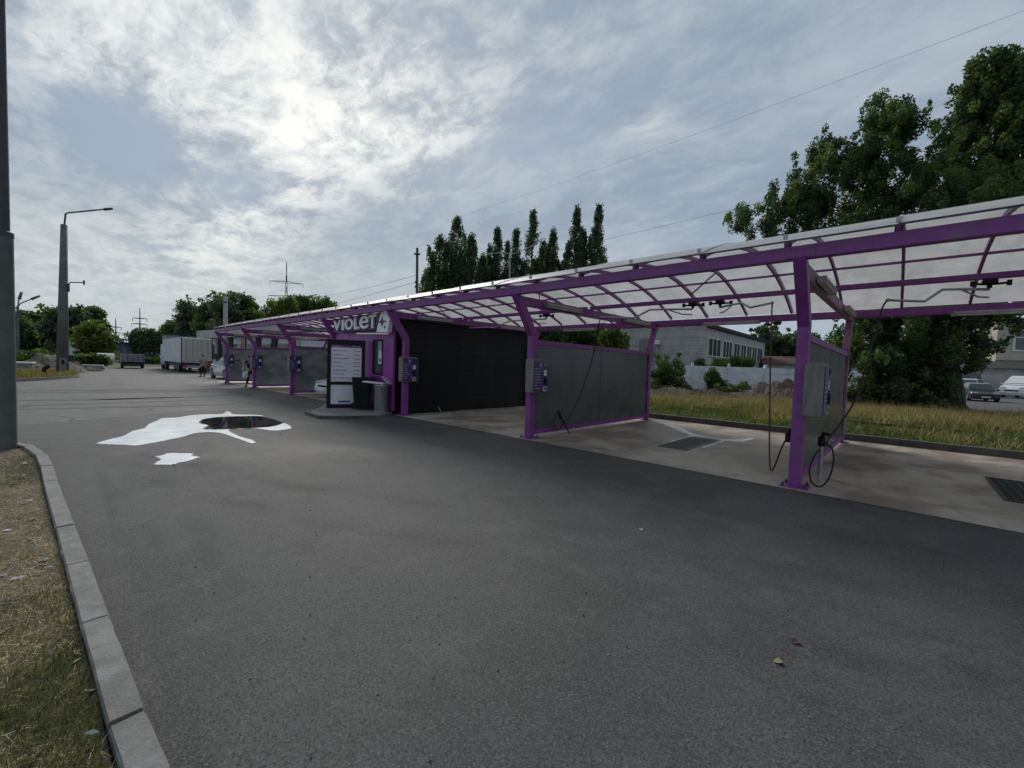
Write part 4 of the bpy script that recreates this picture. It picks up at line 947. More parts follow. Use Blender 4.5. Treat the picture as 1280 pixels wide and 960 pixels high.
def person(label, loc, rz, arms, legs, head_dir=(0, -1, 0), shirt=cloth_grey, trousers=cloth_dark, hip=0.93, lean=(0, 0)):
    t = thing('person', label, 'person', loc, rz)
    lx, ly = lean
    pel = (0, 0, hip); wa_ = (lx * .35, ly * .35, hip + 0.17); ch = (lx * .8, ly * .8, hip + 0.40); nk = (lx, ly, hip + 0.53); hd = (lx * 1.05, ly * 1.05 + head_dir[1] * 0.02, hip + 0.66); tp = (lx * 1.05, ly * 1.05 + head_dir[1] * 0.02, hip + 0.77)
    body = [[(pel, (0.15, 0.11)), (wa_, (0.13, 0.10)), (ch, (0.17, 0.11)), (nk, 0.06), (hd, (0.075, 0.095)), (tp, (0.06, 0.075))]]
    for sx, (el, wr, fg) in zip((-1, 1), arms):
        sh = (ch[0] + sx * 0.19, ch[1], ch[2] + 0.05)
        wv = (Vector(wr) - Vector(el)).normalized(); sd = wv.cross(Vector((0, 0, 1))); sd = sd.normalized() if sd.length > .05 else Vector((0, 1, 0))
        pm = Vector(wr) + wv * 0.07
        body.append([(ch, (0.17, 0.11)), (sh, 0.055), (tuple(el), 0.042), (tuple(wr), 0.027), (tuple(pm), (0.036, 0.022))])
        for k_ in range(4):
            kn = pm + wv * (0.05 - 0.006 * abs(k_ - 1)) + sd * (0.022 * (k_ - 1.5)); tp_ = kn + (wv * 0.035 + Vector(fg) * 0.03)
            body.append([(tuple(pm), (0.036, 0.022)), (tuple(kn), 0.009), (tuple(tp_), 0.008)])
        th = Vector(wr) + wv * 0.03 + sd * 0.045; body.append([(tuple(pm), (0.036, 0.022)), (tuple(th), 0.011), (tuple(th + wv * 0.035), 0.009)])
    for sx, (kn, an, toe) in zip((-1, 1), legs):
        hp = (sx * 0.095, 0, hip - 0.06)
        body.append([(pel, (0.15, 0.11)), (hp, 0.09), (tuple(kn), 0.058), (tuple(an), 0.038), (tuple(toe), (0.04, 0.025))])
    skin_obj('body', body, skin_m, t)
    # clothing and hair
    sh_ = [[(pel, (0.17, 0.13)), (wa_, (0.155, 0.12)), (ch, (0.185, 0.13)), ((nk[0], nk[1], nk[2] - 0.03), 0.075)]]
    for sx, (el, wr, fg) in zip((-1, 1), arms):
        sh = (ch[0] + sx * 0.19, ch[1], ch[2] + 0.05); m_ = tuple(Vector(sh).lerp(Vector(el), 0.75)); sh_.append([(ch, (0.185, 0.13)), (sh, 0.072), (m_, 0.06)])
    skin_obj('shirt', sh_, shirt, t)
    tr = [[((0, 0, hip + 0.03), (0.165, 0.125)), ((0, 0, hip - 0.03), (0.165, 0.125))]]
    for sx, (kn, an, toe) in zip((-1, 1), legs):
        tr.append([((0, 0, hip - 0.03), (0.165, 0.125)), ((sx * 0.1, 0, hip - 0.10), 0.105), (tuple(kn), 0.075), (tuple(Vector(kn).lerp(Vector(an), 0.9)), 0.062)])
    skin_obj('trousers', tr, trousers, t)
    q = MB(); q.sphere((tp[0], tp[1] - head_dir[1] * 0.018, tp[2] - 0.01), (0.085, 0.10, 0.085), 12, 8); q.build('hair', hair_m, t, smooth=True)
    q = MB()
    for sx in (-1, 1): q.sphere((hd[0] + sx * 0.033, hd[1] + head_dir[1] * 0.088, hd[2] + 0.045), 0.012, 8, 5)
    q.build('eyes', black_m, t)
    q = MB(); q.add([(hd[0] - 0.018, hd[1] + head_dir[1] * 0.085, hd[2] + 0.0), (hd[0] + 0.018, hd[1] + head_dir[1] * 0.085, hd[2] + 0.0), (hd[0], hd[1] + head_dir[1] * 0.125, hd[2] + 0.005), (hd[0], hd[1] + head_dir[1] * 0.085, hd[2] + 0.045)], [(0, 1, 2), (0, 2, 3), (1, 3, 2), (0, 3, 1)]); q.build('nose', skin_m, t)
    for sx, (kn, an, toe) in zip((-1, 1), legs):
        a_, b_ = Vector(an), Vector(toe); q = MB(); q.bar(a_ + Vector((0, 0.05, -0.045)), b_ + Vector((0, -0.04, -0.01)), 0.095, 0.085); q.build('shoe', black_m, t, bevel=0.025)
    return t
P1 = gnd(253.5, 470.8)
person('person in a grey shirt and dark trousers standing beside the silver car', P1, R_(-75),
       [((-0.30, 0.02, 1.10), (-0.24, -0.14, 0.92), (0, -0.4, -0.6)), ((0.29, -0.06, 1.10), (0.16, -0.26, 1.06), (0, -0.4, -0.6))],
       [((-0.11, -0.02, 0.49), (-0.12, 0.02, 0.08), (-0.14, -0.16, 0.045)), ((0.11, -0.03, 0.49), (0.13, 0.02, 0.08), (0.16, -0.15, 0.045))])
P2 = at(313.5, 470, 28.0); P2.z = 0.006
person('person in dark clothes washing a car, half hidden by a violet post', P2, R_(75),
       [((-0.40, -0.12, 1.28), (-0.52, -0.34, 1.40), (0.3, -0.5, -0.3)), ((0.22, -0.24, 1.18), (-0.10, -0.48, 1.30), (0, -0.5, -0.4))],
       [((-0.13, -0.10, 0.49), (-0.20, 0.06, 0.09), (-0.26, -0.10, 0.05)), ((0.15, -0.12, 0.49), (0.22, 0.02, 0.09), (0.26, -0.15, 0.05))], lean=(-0.05, -0.14), shirt=cloth_dark)
lance(P2 + Vector((0.28, -0.60, 1.52)), P2 + Vector((0.05, -1.75, 1.02)), 'raised spray lance held by the person behind the violet post')
wb_ = P2 + Vector((0.10, -0.30, 0.44))
t = thing('shoulder_bag', 'white bag hanging at the hip of the person behind the violet post', 'bag', wb_, R_(20))
q = MB(); q.span((-0.08, -0.13, 0.05), (0.08, 0.13, 0.38)); q.build('pouch', white_m, t, bevel=0.05)
q = MB(); q.tube(curve3([(0, -0.13, 0.38), (-0.02, -0.10, 0.75), (-0.06, 0.0, 1.0), (-0.05, 0.10, 0.72), (0, 0.13, 0.38)], 4), 0.018, 8); q.build('strap', white_m, t)

# ------------------------------------------------------------------ vehicles
def wheel(parent, x, y, r, w):
    q = MB(); q.tube([(x, y - w / 2, r), (x, y - w / 2 + 0.03, r), (x, y + w / 2 - 0.03, r), (x, y + w / 2, r)], [r * 0.94, r, r, r * 0.94], 22); o = q.build('wheel', rubber, parent, smooth=False)
    sy = 1 if y > 0 else -1
    q = MB(); q.tube([(x, y + sy * (w / 2 - 0.02), r), (x, y + sy * (w / 2 + 0.008), r)], [r * 0.64, r * 0.60], 18)
    q.build('rim', galv, o)
    for k_ in range(5):
        a = 2 * math.pi * k_ / 5; q = MB(); q.bar((x, y + sy * (w / 2 + 0.012), r), (x + math.cos(a) * r * 0.58, y + sy * (w / 2 + 0.012), r + math.sin(a) * r * 0.58), 0.05, 0.012, up=(0, 1, 0)); q.build('spoke', steel, o)
def car(label, loc, rz, L, Wd, H, paint, prof, roof, wr=0.32, name='parked_car', cat='car', rear_window_mark=False, open_door=False, wb=(0.19, 0.80)):
    """x from 0 (nose) to L (tail). prof: lower body outline, roof: greenhouse outline, both in fractions of L,H"""
    t = thing(name, label, cat, loc, rz)
    hw = Wd / 2; ox = -L / 2
    def body_loft(poly, w_of, nm, parent, m_, bev, smooth=False):
        n = len(poly); vs = []; fs = []
        for s_ in (-1, 1):
            for (x, z) in poly: vs.append((ox + x * L, s_ * w_of(x, z), z * H))
        fs = [tuple(range(n)), tuple(range(2 * n - 1, n - 1, -1))] + [(i, i + n, (i + 1) % n + n, (i + 1) % n) for i in range(n)]
        return MB().add(vs, fs).build(nm, m_, parent, bevel=bev, segs=3)
    pl = []
    wx_ = [wb[0], wb[1]]; zb_ = 0.13
    # underside with wheel arches
    pts = [(0.01, zb_)]
    for c in wx_:
        ra = wr * 1.13 / L; rh = wr * 1.13 / H
        for k_ in range(9):
            a = math.pi - math.pi * k_ / 8; pts.append((c + ra * math.cos(a), max(zb_, wr / H + rh * math.sin(a)) if 0 < k_ < 8 else zb_))
    pts.append((0.985, zb_ + 0.02))
    wfun = lambda x, z: hw * (1 - 0.10 * max(0, abs(x - 0.5) - 0.38) / 0.12 - 0.035 * max(0.0, (z - 0.45)) / 0.2 - 0.03 * max(0, 0.25 - z) / 0.12)
    b_ = body_loft(pts + prof, wfun, 'body', t, paint, 0.035)
    gw = lambda x, z: hw * (0.93 - 0.30 * max(0.0, z - 0.58) / 0.42)
    body_loft(roof, gw, 'roof', t, paint, 0.03)
    # side windows, screens
    zc = lambda z: z
    base_z = min(z for x, z in roof) + 0.012; top_z = max(z for x, z in roof) - 0.055
    lo_ = [p for p in roof if p[1] < base_z]; hi_ = sorted([p for p in roof if p[1] > top_z], key=lambda p: p[0])
    xa, xb = min(p[0] for p in lo_), max(p[0] for p in lo_); xc, xd = hi_[0][0], hi_[-1][0]
    zl, zh = base_z + 0.05, top_z - 0.01
    def lerp(x0, x1, z): f = (z - base_z) / (top_z + 0.055 - base_z); return x0 + (x1 - x0) * f
    for s_ in (-1, 1):
        nW = 2
        for k_ in range(nW):
            fa, fb = 0.06 + k_ * 0.46, 0.48 + k_ * 0.44
            q4 = []
            for (f_, z) in ((fa, zl), (fb, zl), (fb, zh), (fa, zh)):
                x0, x1 = lerp(xa, xc, z), lerp(xb, xd, z); x = x0 + (x1 - x0) * f_
                q4.append((ox + x * L, s_ * (gw(x, z) + 0.006), z * H))
            inner = [(p[0], p[1] - s_ * 0.03, p[2]) for p in q4]
            MB().add(q4 + inner, [(0, 1, 2, 3), (7, 6, 5, 4)] + [(i, i + 4, (i + 1) % 4 + 4, (i + 1) % 4) for i in range(4)]).build('side_window', glass, t)
        q = MB(); q.box((ox + (xa + 0.03) * L, s_ * (hw * 0.98 + 0.06), (base_z + 0.04) * H), (0.10, 0.16, 0.12)); q.build('mirror', paint, t, bevel=0.03)
        for f_ in (0.33, 0.54):
            q = MB(); q.box((ox + (xa + (xb - xa) * (f_ + 0.14)) * L, s_ * (wfun(0.5, base_z) + 0.006), (base_z - 0.07) * H), (0.18, 0.02, 0.03)); q.build('door_handle', paint, t)
    for nm, x0, x1, sg in (('windscreen', xa, xc, -1), ('rear_window', xb, xd, 1)):
        q4 = []
        for (fy, z) in ((-0.90, zl), (0.90, zl), (0.90, zh), (-0.90, zh)):
            x = lerp(x0, x1, z); q4.append((ox + x * L + sg * 0.012, fy * gw(x, z), z * H))
        inner = [(p[0] - sg * 0.04, p[1], p[2]) for p in q4]
        wnd = MB().add(q4 + inner, [(0, 1, 2, 3), (7, 6, 5, 4)] + [(i, i + 4, (i + 1) % 4 + 4, (i + 1) % 4) for i in range(4)]).build(nm, glass, t)
        if rear_window_mark and nm == 'rear_window':
            z = (zl + zh) / 2; x = lerp(x0, x1, z)
            for yy, ww in ((-0.28, 0.10), (-0.14, 0.10), (0.0, 0.10), (0.16, 0.14)):
                q = MB(); q.box((ox + x * L + 0.022, yy, z * H), (0.012, ww, 0.10)); q.build('window_mark', white_m, wnd)
    zt = prof[len(prof) // 2][1]
    tail_z = [z for x, z in prof if x > 0.9]; tz = max(tail_z)
    for s_ in (-1, 1):
        q = MB(); q.box((ox + 0.985 * L, s_ * hw * 0.74, (tz - 0.10) * H), (0.09, hw * 0.36, 0.17)); q.build('tail_lamp', tail_red, t, bevel=0.03)
        nz = max(z for x, z in prof if x < 0.08)
        q = MB(); q.box((ox + 0.022 * L, s_ * hw * 0.68, (nz - 0.06) * H), (0.14, hw * 0.40, 0.14)); q.build('headlamp', lamp_clear, t, bevel=0.04)
    q = MB(); q.box((ox + 0.995 * L, 0, 0.26 * H), (0.10, Wd * 0.90, 0.20)); q.build('rear_bumper', paint, t, bevel=0.04)
    q = MB(); q.box((ox + 0.003 * L, 0, 0.26 * H), (0.10, Wd * 0.88, 0.20)); q.build('front_bumper', paint, t, bevel=0.04)
    q = MB(); q.box((ox - 0.015, 0, 0.33 * H), (0.03, Wd * 0.5, 0.13)); q.build('grille', black_m, t, bevel=0.01)
    q = MB(); q.box((ox + 0.995 * L + 0.055, 0, (tz - 0.16) * H if tz < 0.62 else 0.43 * H), (0.015, 0.50, 0.11)); q.build('number_plate', white_m, t)
    q = MB(); q.box((ox + 0.003 * L - 0.058, 0, 0.25 * H), (0.015, 0.50, 0.11)); q.build('number_plate', white_m, t)
    for c in wx_:
        for s_ in (-1, 1): wheel(t, ox + c * L, s_ * (hw - 0.11), wr, 0.21)
    if open_door:
        q = MB(); q.box((ox + 0.42 * L, -hw - 0.36, 0.42 * H), (0.06, 0.72, 0.55 * H * 0.6)); dr = q.build('open_door', car_black if False else paint, t, bevel=0.02)
        q = MB(); q.box((ox + 0.42 * L, -hw - 0.36, 0.75 * H), (0.03, 0.66, 0.32 * H)); q.build('door_window', glass, dr)
    return t
SUVP = [(1.0, 0.30), (0.995, 0.48), (0.975, 0.60), (0.60, 0.61), (0.26, 0.60), (0.06, 0.54), (0.0, 0.44), (0.0, 0.24)]
SUVR = [(0.22, 0.585), (0.37, 0.96), (0.45, 1.0), (0.80, 1.0), (0.90, 0.96), (0.985, 0.585)]
HAT = [(1.0, 0.30), (1.0, 0.48), (0.985, 0.59), (0.60, 0.60), (0.27, 0.58), (0.05, 0.50), (0.0, 0.40), (0.0, 0.24)]
HATR = [(0.20, 0.565), (0.38, 0.96), (0.47, 1.0), (0.78, 1.0), (0.88, 0.95), (0.99, 0.565)]
SED = [(1.0, 0.30), (0.995, 0.52), (0.97, 0.60), (0.76, 0.62), (0.28, 0.60), (0.05, 0.52), (0.0, 0.42), (0.0, 0.24)]
SEDR = [(0.25, 0.585), (0.40, 0.96), (0.48, 1.0), (0.66, 1.0), (0.72, 0.97), (0.86, 0.60), (0.84, 0.585)]
VAN = [(1.0, 0.24), (1.0, 0.50), (1.0, 0.62), (0.50, 0.62), (0.22, 0.60), (0.05, 0.52), (0.0, 0.40), (0.0, 0.20)]
VANR = [(0.16, 0.59), (0.30, 0.94), (0.36, 1.0), (0.95, 1.0), (0.99, 0.97), (1.0, 0.59)]
# heading: nose along local -x
p = gnd(271, 473.5)
car('silver estate car with red tail lamps parked left of the wash bays', (-37.6, 9.05, -0.002), R_(4), 4.5, 1.85, 1.55, car_silver, SUVP, SUVR, 0.35)
car('white car with its nose out of the bay behind the price board', (-18.15, 9.62, 0.008), R_(92), 3.9, 1.70, 1.48, car_white, HAT, HATR, 0.30, rear_window_mark=False)
car('black car parked beyond the trunk of the big tree', tuple(at(1223, 480, 53.5).xy) + (0,), R_(97), 4.5, 1.8, 1.5, car_black, SED, SEDR, 0.32)
car('white van parked in front of the cream building', (9.3, 70.0, 0), R_(65), 5.2, 2.0, 2.35, car_white, VAN, VANR, 0.34, name='parked_van', cat='van')

# articulated truck: rear doors towards us
tr0 = gnd(229, 467.0)
t = thing('box_lorry', 'long white box lorry with cream rear doors parked beyond the wash', 'lorry', (-51.7, 9.45, 0), R_(0))
rear_l, rear_r = Vector((0, -2.35, 0)), Vector((0.6, 2.9, 0))
TH0, TH1 = 0.95, 3.42
ang = R_(-0.5)
t.rotation_euler.z = ang
def tspan(a, b_): return MB().span(a, b_)
LWD = 2.5
tspan((-11.6, -LWD / 2, TH0), (-0.04, LWD / 2, TH1)).build('box_body', trailer_white, t, bevel=0.03)
for s_ in (-1, 1):
    d = tspan((-0.036, min(s_ * 0.02, s_ * (LWD / 2 - 0.05)), TH0 + 0.15), (0.03, max(s_ * 0.02, s_ * (LWD / 2 - 0.05)), TH1 - 0.1)).build('rear_door', trailer_cream, t, bevel=0.01)
    for yy in (0.35, 0.85):
        q = MB(); q.tube([(0.055, s_ * yy, TH0 + 0.2), (0.055, s_ * yy, TH1 - 0.15)], 0.022, 6); q.build('lock_bar', galv, d)
    tspan((-0.03, s_ * LWD / 2 - 0.03, TH0), (0.02, s_ * LWD / 2 + 0.03, TH1)).build('corner_post', black_m, t)
    tspan((-3, s_ * LWD / 2 - 0.03, TH0 - 0.25), (-0.1, s_ * LWD / 2 + 0.015, TH0 - 0.005)).build('side_rail', dark_steel, t)
tspan((-11.6, -LWD / 2 + 0.2, TH0 - 0.3), (-0.3, LWD / 2 - 0.2, TH0 - 0.004)).build('chassis', dark_steel, t)
tspan((-0.05, -LWD / 2 + 0.1, 0.42), (0.05, LWD / 2 - 0.1, 0.66)).build('rear_bumper', galv, t)
for s_ in (-1, 1): tspan((0.052, s_ * 1.0 - 0.2, 0.5), (0.08, s_ * 1.0 + 0.2, 0.64)).build('tail_lamp', tail_red, t)
for x in (-1.0, -4.0, -7.0, -10.5):
    for s_ in (-1, 1): tspan((x - 0.07, s_ * (LWD / 2 + 0.016) - 0.012, TH0 - 0.2), (x + 0.07, s_ * (LWD / 2 + 0.016) + 0.012, TH0 - 0.12)).build('marker_lamp', orange_m, t)
for x in (-2.0, -3.1, -4.2, -10.0):
    for s_ in (-1, 1): wheel(t, x, s_ * (LWD / 2 - 0.2), 0.42, 0.30)
tspan((-14.0, -1.15, 0.5), (-11.75, 1.15, 2.9)).build('cab', trailer_white, t, bevel=0.08)
tspan((-14.03, -1.0, 1.7), (-14.005, 1.0, 2.6)).build('windscreen', glass, t)
for s_ in (-1, 1): wheel(t, -13.0, s_ * 1.0, 0.42, 0.3)
# orange box truck part behind the person
c = gnd(259.5, 467)
t = thing('orange_crate', 'orange crate standing by the rear of the white lorry', 'crate', (c.x, c.y, 0), R_(20))
q = MB(); q.span((-0.22, -0.25, 0.7), (0.22, 0.25, 1.25)); q.build('body', orange_m, t, bevel=0.02)
for sx in (-1, 1):
    for sy in (-1, 1): q = MB(); q.span((sx * 0.17 - 0.03, sy * 0.20 - 0.03, 0), (sx * 0.17 + 0.03, sy * 0.20 + 0.03, 0.698)); q.build('leg', dark_steel, t)
# low grey trailer seen from behind
t = thing('cargo_trailer', 'low grey tarped trailer with a dark underside left of the white lorry', 'trailer', (-63.5, 5.75, 0), R_(-3))
tspan((-4.5, -0.98, 0.72), (0, 0.98, 1.62)).build('tarp', mat('grey_tarp', (0.26, 0.26, 0.28), (0.19, 0.19, 0.21), 1.5, 0.8), t, bevel=0.05)
for k_ in range(5): tspan((0.004, -0.90 + k_ * 0.43, 0.74), (0.05, -0.85 + k_ * 0.43, 1.58)).build('side_rib', dark_steel, t)
tspan((-4.4, -0.9, 0.42), (-0.05, 0.9, 0.715)).build('chassis', black_m, t)
tspan((-0.03, -0.95, 0.25), (0.02, 0.95, 0.41)).build('mud_flap', black_m, t)
for x in (-1.4, -2.3):
    for s_ in (-1, 1): wheel(t, x, s_ * 0.86, 0.36, 0.24)

# ------------------------------------------------------------------ poles, masts, wires
def taper(pts, rs, n=14): q = MB(); q.tube(pts, rs, n); return q
LP = gnd(9.6, 561, 0.055)
t = thing('lamp_post', 'tall dark steel lamp post in the verge at the left edge of the photo', 'lamp post', (LP.x, LP.y, 0.0))
HC = at(10, 297, math.hypot(LP.x, LP.y)).z
pole_grey = mat('weathered_pole', (0.105, 0.112, 0.106), (0.075, 0.080, 0.077), 5, 0.6, 0.2, 40)
taper([(0, 0, 0), (0, 0, HC)], [0.104, 0.101], 20).build('lower_tube', pole_grey, t, smooth=False)
taper([(0, 0, HC), (0, 0, HC + 0.07), (0, 0, HC + 0.09)], [0.107, 0.107, 0.075], 20).build('collar', dark_steel, t)
taper([(0, 0, HC + 0.091), (0, 0, 9.6)], [0.066, 0.058], 18).build('upper_tube', dark_steel, t)
q = MB(); q.tube([(0, 0, 9.6), (0.3, -0.5, 10.0), (0.8, -1.4, 10.1)], 0.04, 8); q.build('arm', dark_steel, t)
q = MB(); q.box((0.9, -1.6, 10.1), (0.3, 0.6, 0.12)); q.build('lamp_head', galv, t, bevel=0.03)
# concrete street lamp
c = gnd(78, 470)
t = thing('street_lamp', 'grey tapered concrete street lamp with a long arm and a small lower lamp', 'street lamp', c)
D = c.length
def zz(px, py): return at(px, py, D).z
def off(px, py): p = at(px, py, D); return Vector((p.x - c.x, p.y - c.y, p.z))
taper([off(78, 470) * 1, off(80, 281)], [0.31, 0.165], 14).build('pole', pole_conc, t, smooth=True)
q = MB(); q.tube([off(80.5, 281), off(82, 267), off(85, 266), off(132, 261.5)], 0.05, 8); q.build('arm', dark_steel, t)
q = MB(); q.tube([off(130, 261.7), off(141, 260.8)], [0.10, 0.07], 8); q.build('lamp_head', dark_steel, t)
q = MB(); q.tube([off(83, 358), off(88, 353), off(104, 353.2)], 0.035, 8); q.tube([off(105, 350.5), off(105, 356)], 0.05, 8); q.build('lower_lamp', dark_steel, t)
q = MB(); q.box(off(82.5, 359.5), (0.35, 0.35, 0.5)); q.build('bracket_box', dark_steel, t)
q = MB(); q.box(Vector((0.30, 0.03, 0.8)), (0.05, 0.32, 0.8)); q.build('stencil_panel', concrete, t)
q = MB(); q.box(Vector((0.325, 0.03, 0.95)), (0.03, 0.14, 0.3)); q.build('stencil_mark', black_m, t)
def slim_lamp(label, base_px, top_py, arms, mtl, r=0.12, dist=None, grp=None):
    c = gnd(*base_px) if dist is None else at(*base_px, dist); D_ = math.hypot(c.x, c.y)
    t = thing('street_lamp', label, 'street lamp', (c.x, c.y, 0), 0, grp)
    def of(px, py): p = at(px, py, D_); return Vector((p.x - c.x, p.y - c.y, p.z))
    top = of(base_px[0] + 0.3, top_py)
    taper([(0, 0, 0), top], [r, r * 0.6], 10).build('pole', mtl, t)
    for ps in arms:
        q = MB(); q.tube([top] + [of(*p) for p in ps], r * 0.35, 6); q.build('arm', mtl, t)
        e = of(*ps[-1]); e0 = of(*ps[-2]) if len(ps) > 1 else top; d = (e - e0).normalized(); q = MB(); q.tube([e, e + d * r * 5], [r * 0.9, r * 0.6], 8); q.build('lamp_head', mtl, t)
    return t
slim_lamp('distant dark street lamp with a raised double arm at the far left', (22, 462), 383, [((26, 379), (39, 374)), ((23, 377), (24, 374))], pole_conc, 0.22, dist=95)
slim_lamp('thin grey lamp post rising beside the leftmost canopy end', (268, 460), 399, [((266, 392), (263, 388))], dark_steel, 0.16, dist=72)
slim_lamp('pale two-armed street lamp in front of the poplars', (637, 460), 318, [((630, 315), (616, 317)), ((646, 316), (664, 308))], pole_pale, 0.10, dist=34)
def plain_pole(label, px, top_py, bot_r, mtl, dist, bands=0):
    c = at(px, 455, dist); t = thing('utility_pole', label, 'pole', (c.x, c.y, 0)); top = at(px + 0.5, top_py, dist); top = Vector((top.x - c.x, top.y - c.y, top.z))
    taper([(0, 0, 0), top], [bot_r, bot_r * 0.75], 12).build('shaft', mtl, t, smooth=True)
    q = MB(); q.box(top + Vector((0, 0, -0.6)), (0.5, 0.5, 0.1)); q.build('clamp', dark_steel, t)
    for k in range(bands):
        q = MB(); q.cyl(top + Vector((0, 0, -3.4 - k * 0.45)), bot_r * 0.92, 0.10, 12); q.cyl(top + Vector((0, 0, -3.5 - k * 0.45)), bot_r * 1.0, 0.05, 12); q.build('band', rust_m, t)
    return t
plain_pole('dark iron tram wire pole beside the leftmost poplar', 521, 310, 0.17, dark_steel, 44, 2)
plain_pole('pale concrete pole rising behind the leftmost canopy end', 281.5, 371, 0.26, pole_pale, 58)
plain_pole('pale concrete pole behind the bay with the white hatchback', 373, 408, 0.22, pole_pale, 40)
# road sign behind the silver car
c = at(274, 462, 66); t = thing('road_sign', 'red and white road sign on a post behind the silver car', 'sign', (c.x, c.y, 0))
q = MB(); q.tube([(0, 0, 0), (0, 0, 4.2)], 0.05, 8); q.build('post', galv, t)
q = MB(); q.box((0.06, 0, 3.3), (0.05, 1.0, 2.6)); q.build('plate', white_m, t); q = MB(); q.box((0.09, 0.1, 2.9), (0.03, 0.66, 1.1)); q.build('red_field', tail_red, t)

def pylon(label, px, top_py, base_py, dist, arms_spec, wpx):
    c = at(px, 455, dist); k = mpp(px, 455, dist)
    top = at(px, top_py, dist).z; H_ = top; t = thing('lattice_pylon', label, 'pylon', (c.x, c.y, 0), math.atan2(c.y, c.x) + R_(90), 'power pylons on the skyline')
    r = 0.0012 * dist * 0.5
    wb_, wt = wpx * k, wpx * k * 0.16
    q = MB(); nseg = 9
    def w_at(z): f = min(1, z / (H_ * 0.72)); return wb_ * (1 - f) + wt * f if z < H_ * 0.72 else wt * (1 - (z - H_ * 0.72) / (H_ * 0.28) * 0.85)
    for sx in (-1, 1):
        for sy in (-1, 1):
            q.tube([(sx * w_at(z) / 2, sy * w_at(z) / 2, z) for z in (0, H_ * 0.36, H_ * 0.72, H_)], r, 4)
    for i in range(nseg):
        z0, z1 = H_ * i / nseg, H_ * (i + 1) / nseg
        for sy in (-1, 1):
            q.tube([(-w_at(z0) / 2, sy * w_at(z0) / 2, z0), (w_at(z1) / 2, sy * w_at(z1) / 2, z1)], r * .7, 3); q.tube([(w_at(z0) / 2, sy * w_at(z0) / 2, z0), (-w_at(z1) / 2, sy * w_at(z1) / 2, z1)], r * .7, 3)
    q.build('lattice', dark_steel, t)
    for (py, l, rr) in arms_spec:
        z = at(px, py, dist).z; q = MB(); 
        for sg, e in ((-1, l), (1, rr)):
            e *= k
            q.tube([(0, -wt / 2, z + e * 0.08), (sg * e, 0, z)], r * .8, 3); q.tube([(0, wt / 2, z + e * 0.08), (sg * e, 0, z)], r * .8, 3); q.tube([(0, 0, z - e * 0.05), (sg * e, 0, z)], r * .8, 3)
            q.tube([(sg * e, 0, z), (sg * e, 0, z - 5.0 * k)], r * .8, 3)
        q.build('cross_arm', dark_steel, t)
    return t
pylon('largest lattice power pylon above the green trees left of the kiosk', 357, 328, 430, 150, [(353, 21, 20), (371, 18, 22)], 13)
pylon('middle lattice power pylon standing above the white lorry side', 175, 385, 440, 330, [(398, 9, 9), (405, 9, 10), (412, 7, 7)], 5)
pylon('smallest and faintest lattice power pylon left of the grey trailer', 145, 398, 440, 420, [(409, 7, 8), (416, 8, 7)], 5)
def wire(label, a, b_, sag, r=0.012):
    a, b_ = Vector(a), Vector(b_); o = (a + b_) / 2
    pts = [a.lerp(b_, i / 16) + Vector((0, 0, -sag * 4 * (i / 16) * (1 - i / 16))) - o for i in range(17)]
    w = MB().tube(pts, r, 5).build('overhead_wire', dark_steel, None, loc=o); tag(w, label, 'wire', 'overhead wires')
wire('long overhead wire crossing the open sky towards the upper right corner', at(521, 286, 46), at(1330, -6, 16), 0.35, 0.004)
wire('overhead wire passing behind the tree tops above the canopy roof', at(521, 352, 46), at(1330, 160, 30), 0.2, 0.009)
wire('faint overhead wire running left from the dark iron pole', at(521, 344, 45), at(357, 372, 148), 1.0, 0.02)
wire('lower faint overhead wire running left from the dark iron pole', at(521, 352, 45), at(330, 392, 148), 1.0, 0.02)

# ------------------------------------------------------------------ trees
def rs(seed): return np.random.default_rng(seed)
def leaf_cloud(centers, radii, n, size, g, cols, squash=0.8, droop=0.0, upright=0.0):
    """n leaves spread in soft clumps; each leaf is a bent diamond with its own tint"""
    w = radii ** 2; w = w / w.sum(); idx = g.choice(len(centers), n, p=w)
    d = g.normal(size=(n, 3)); d /= np.linalg.norm(d, axis=1)[:, None]; rr = g.random(n) ** 0.45
    p = centers[idx] + d * (rr * radii[idx])[:, None] * np.array([1, 1, squash])
    a = g.normal(size=(n, 3)); a[:, 2] -= droop; a[:, 2] += upright; a /= np.linalg.norm(a, axis=1)[:, None]
    b = np.cross(a, g.normal(size=(n, 3))); b /= np.linalg.norm(b, axis=1)[:, None] + 1e-9
    s = size * g.uniform(0.6, 1.35, n)[:, None]
    c = np.cross(a, b)
    v = np.stack([p - a * s * 0.5, p + b * s * 0.34 + c * s * .08, p + a * s * 0.55, p - b * s * 0.34 + c * s * .08], 1).reshape(-1, 3)
    f = np.arange(n * 4).reshape(n, 4)
    cl = cols[g.integers(0, len(cols), len(centers))][idx] * g.uniform(0.65, 1.4, (n, 1)) * (1 + g.normal(size=(n, 3)) * 0.08)
    return v, f, np.repeat(np.clip(cl, 0.004, 1), 4, 0)
G_DARK = np.array([(0.034, 0.056, 0.022), (0.046, 0.074, 0.026), (0.027, 0.046, 0.021), (0.064, 0.094, 0.030)]) * 1.5
G_MID = np.array([(0.035, 0.058, 0.020), (0.050, 0.078, 0.022), (0.028, 0.046, 0.019), (0.062, 0.090, 0.024)]) * 1.35
G_YEL = np.array([(0.060, 0.080, 0.020), (0.080, 0.098, 0.024), (0.045, 0.064, 0.020), (0.095, 0.105, 0.028)]) * 1.35
G_BLUE = np.array([(0.036, 0.055, 0.036), (0.048, 0.070, 0.042), (0.028, 0.044, 0.031), (0.060, 0.084, 0.045)]) * 1.5
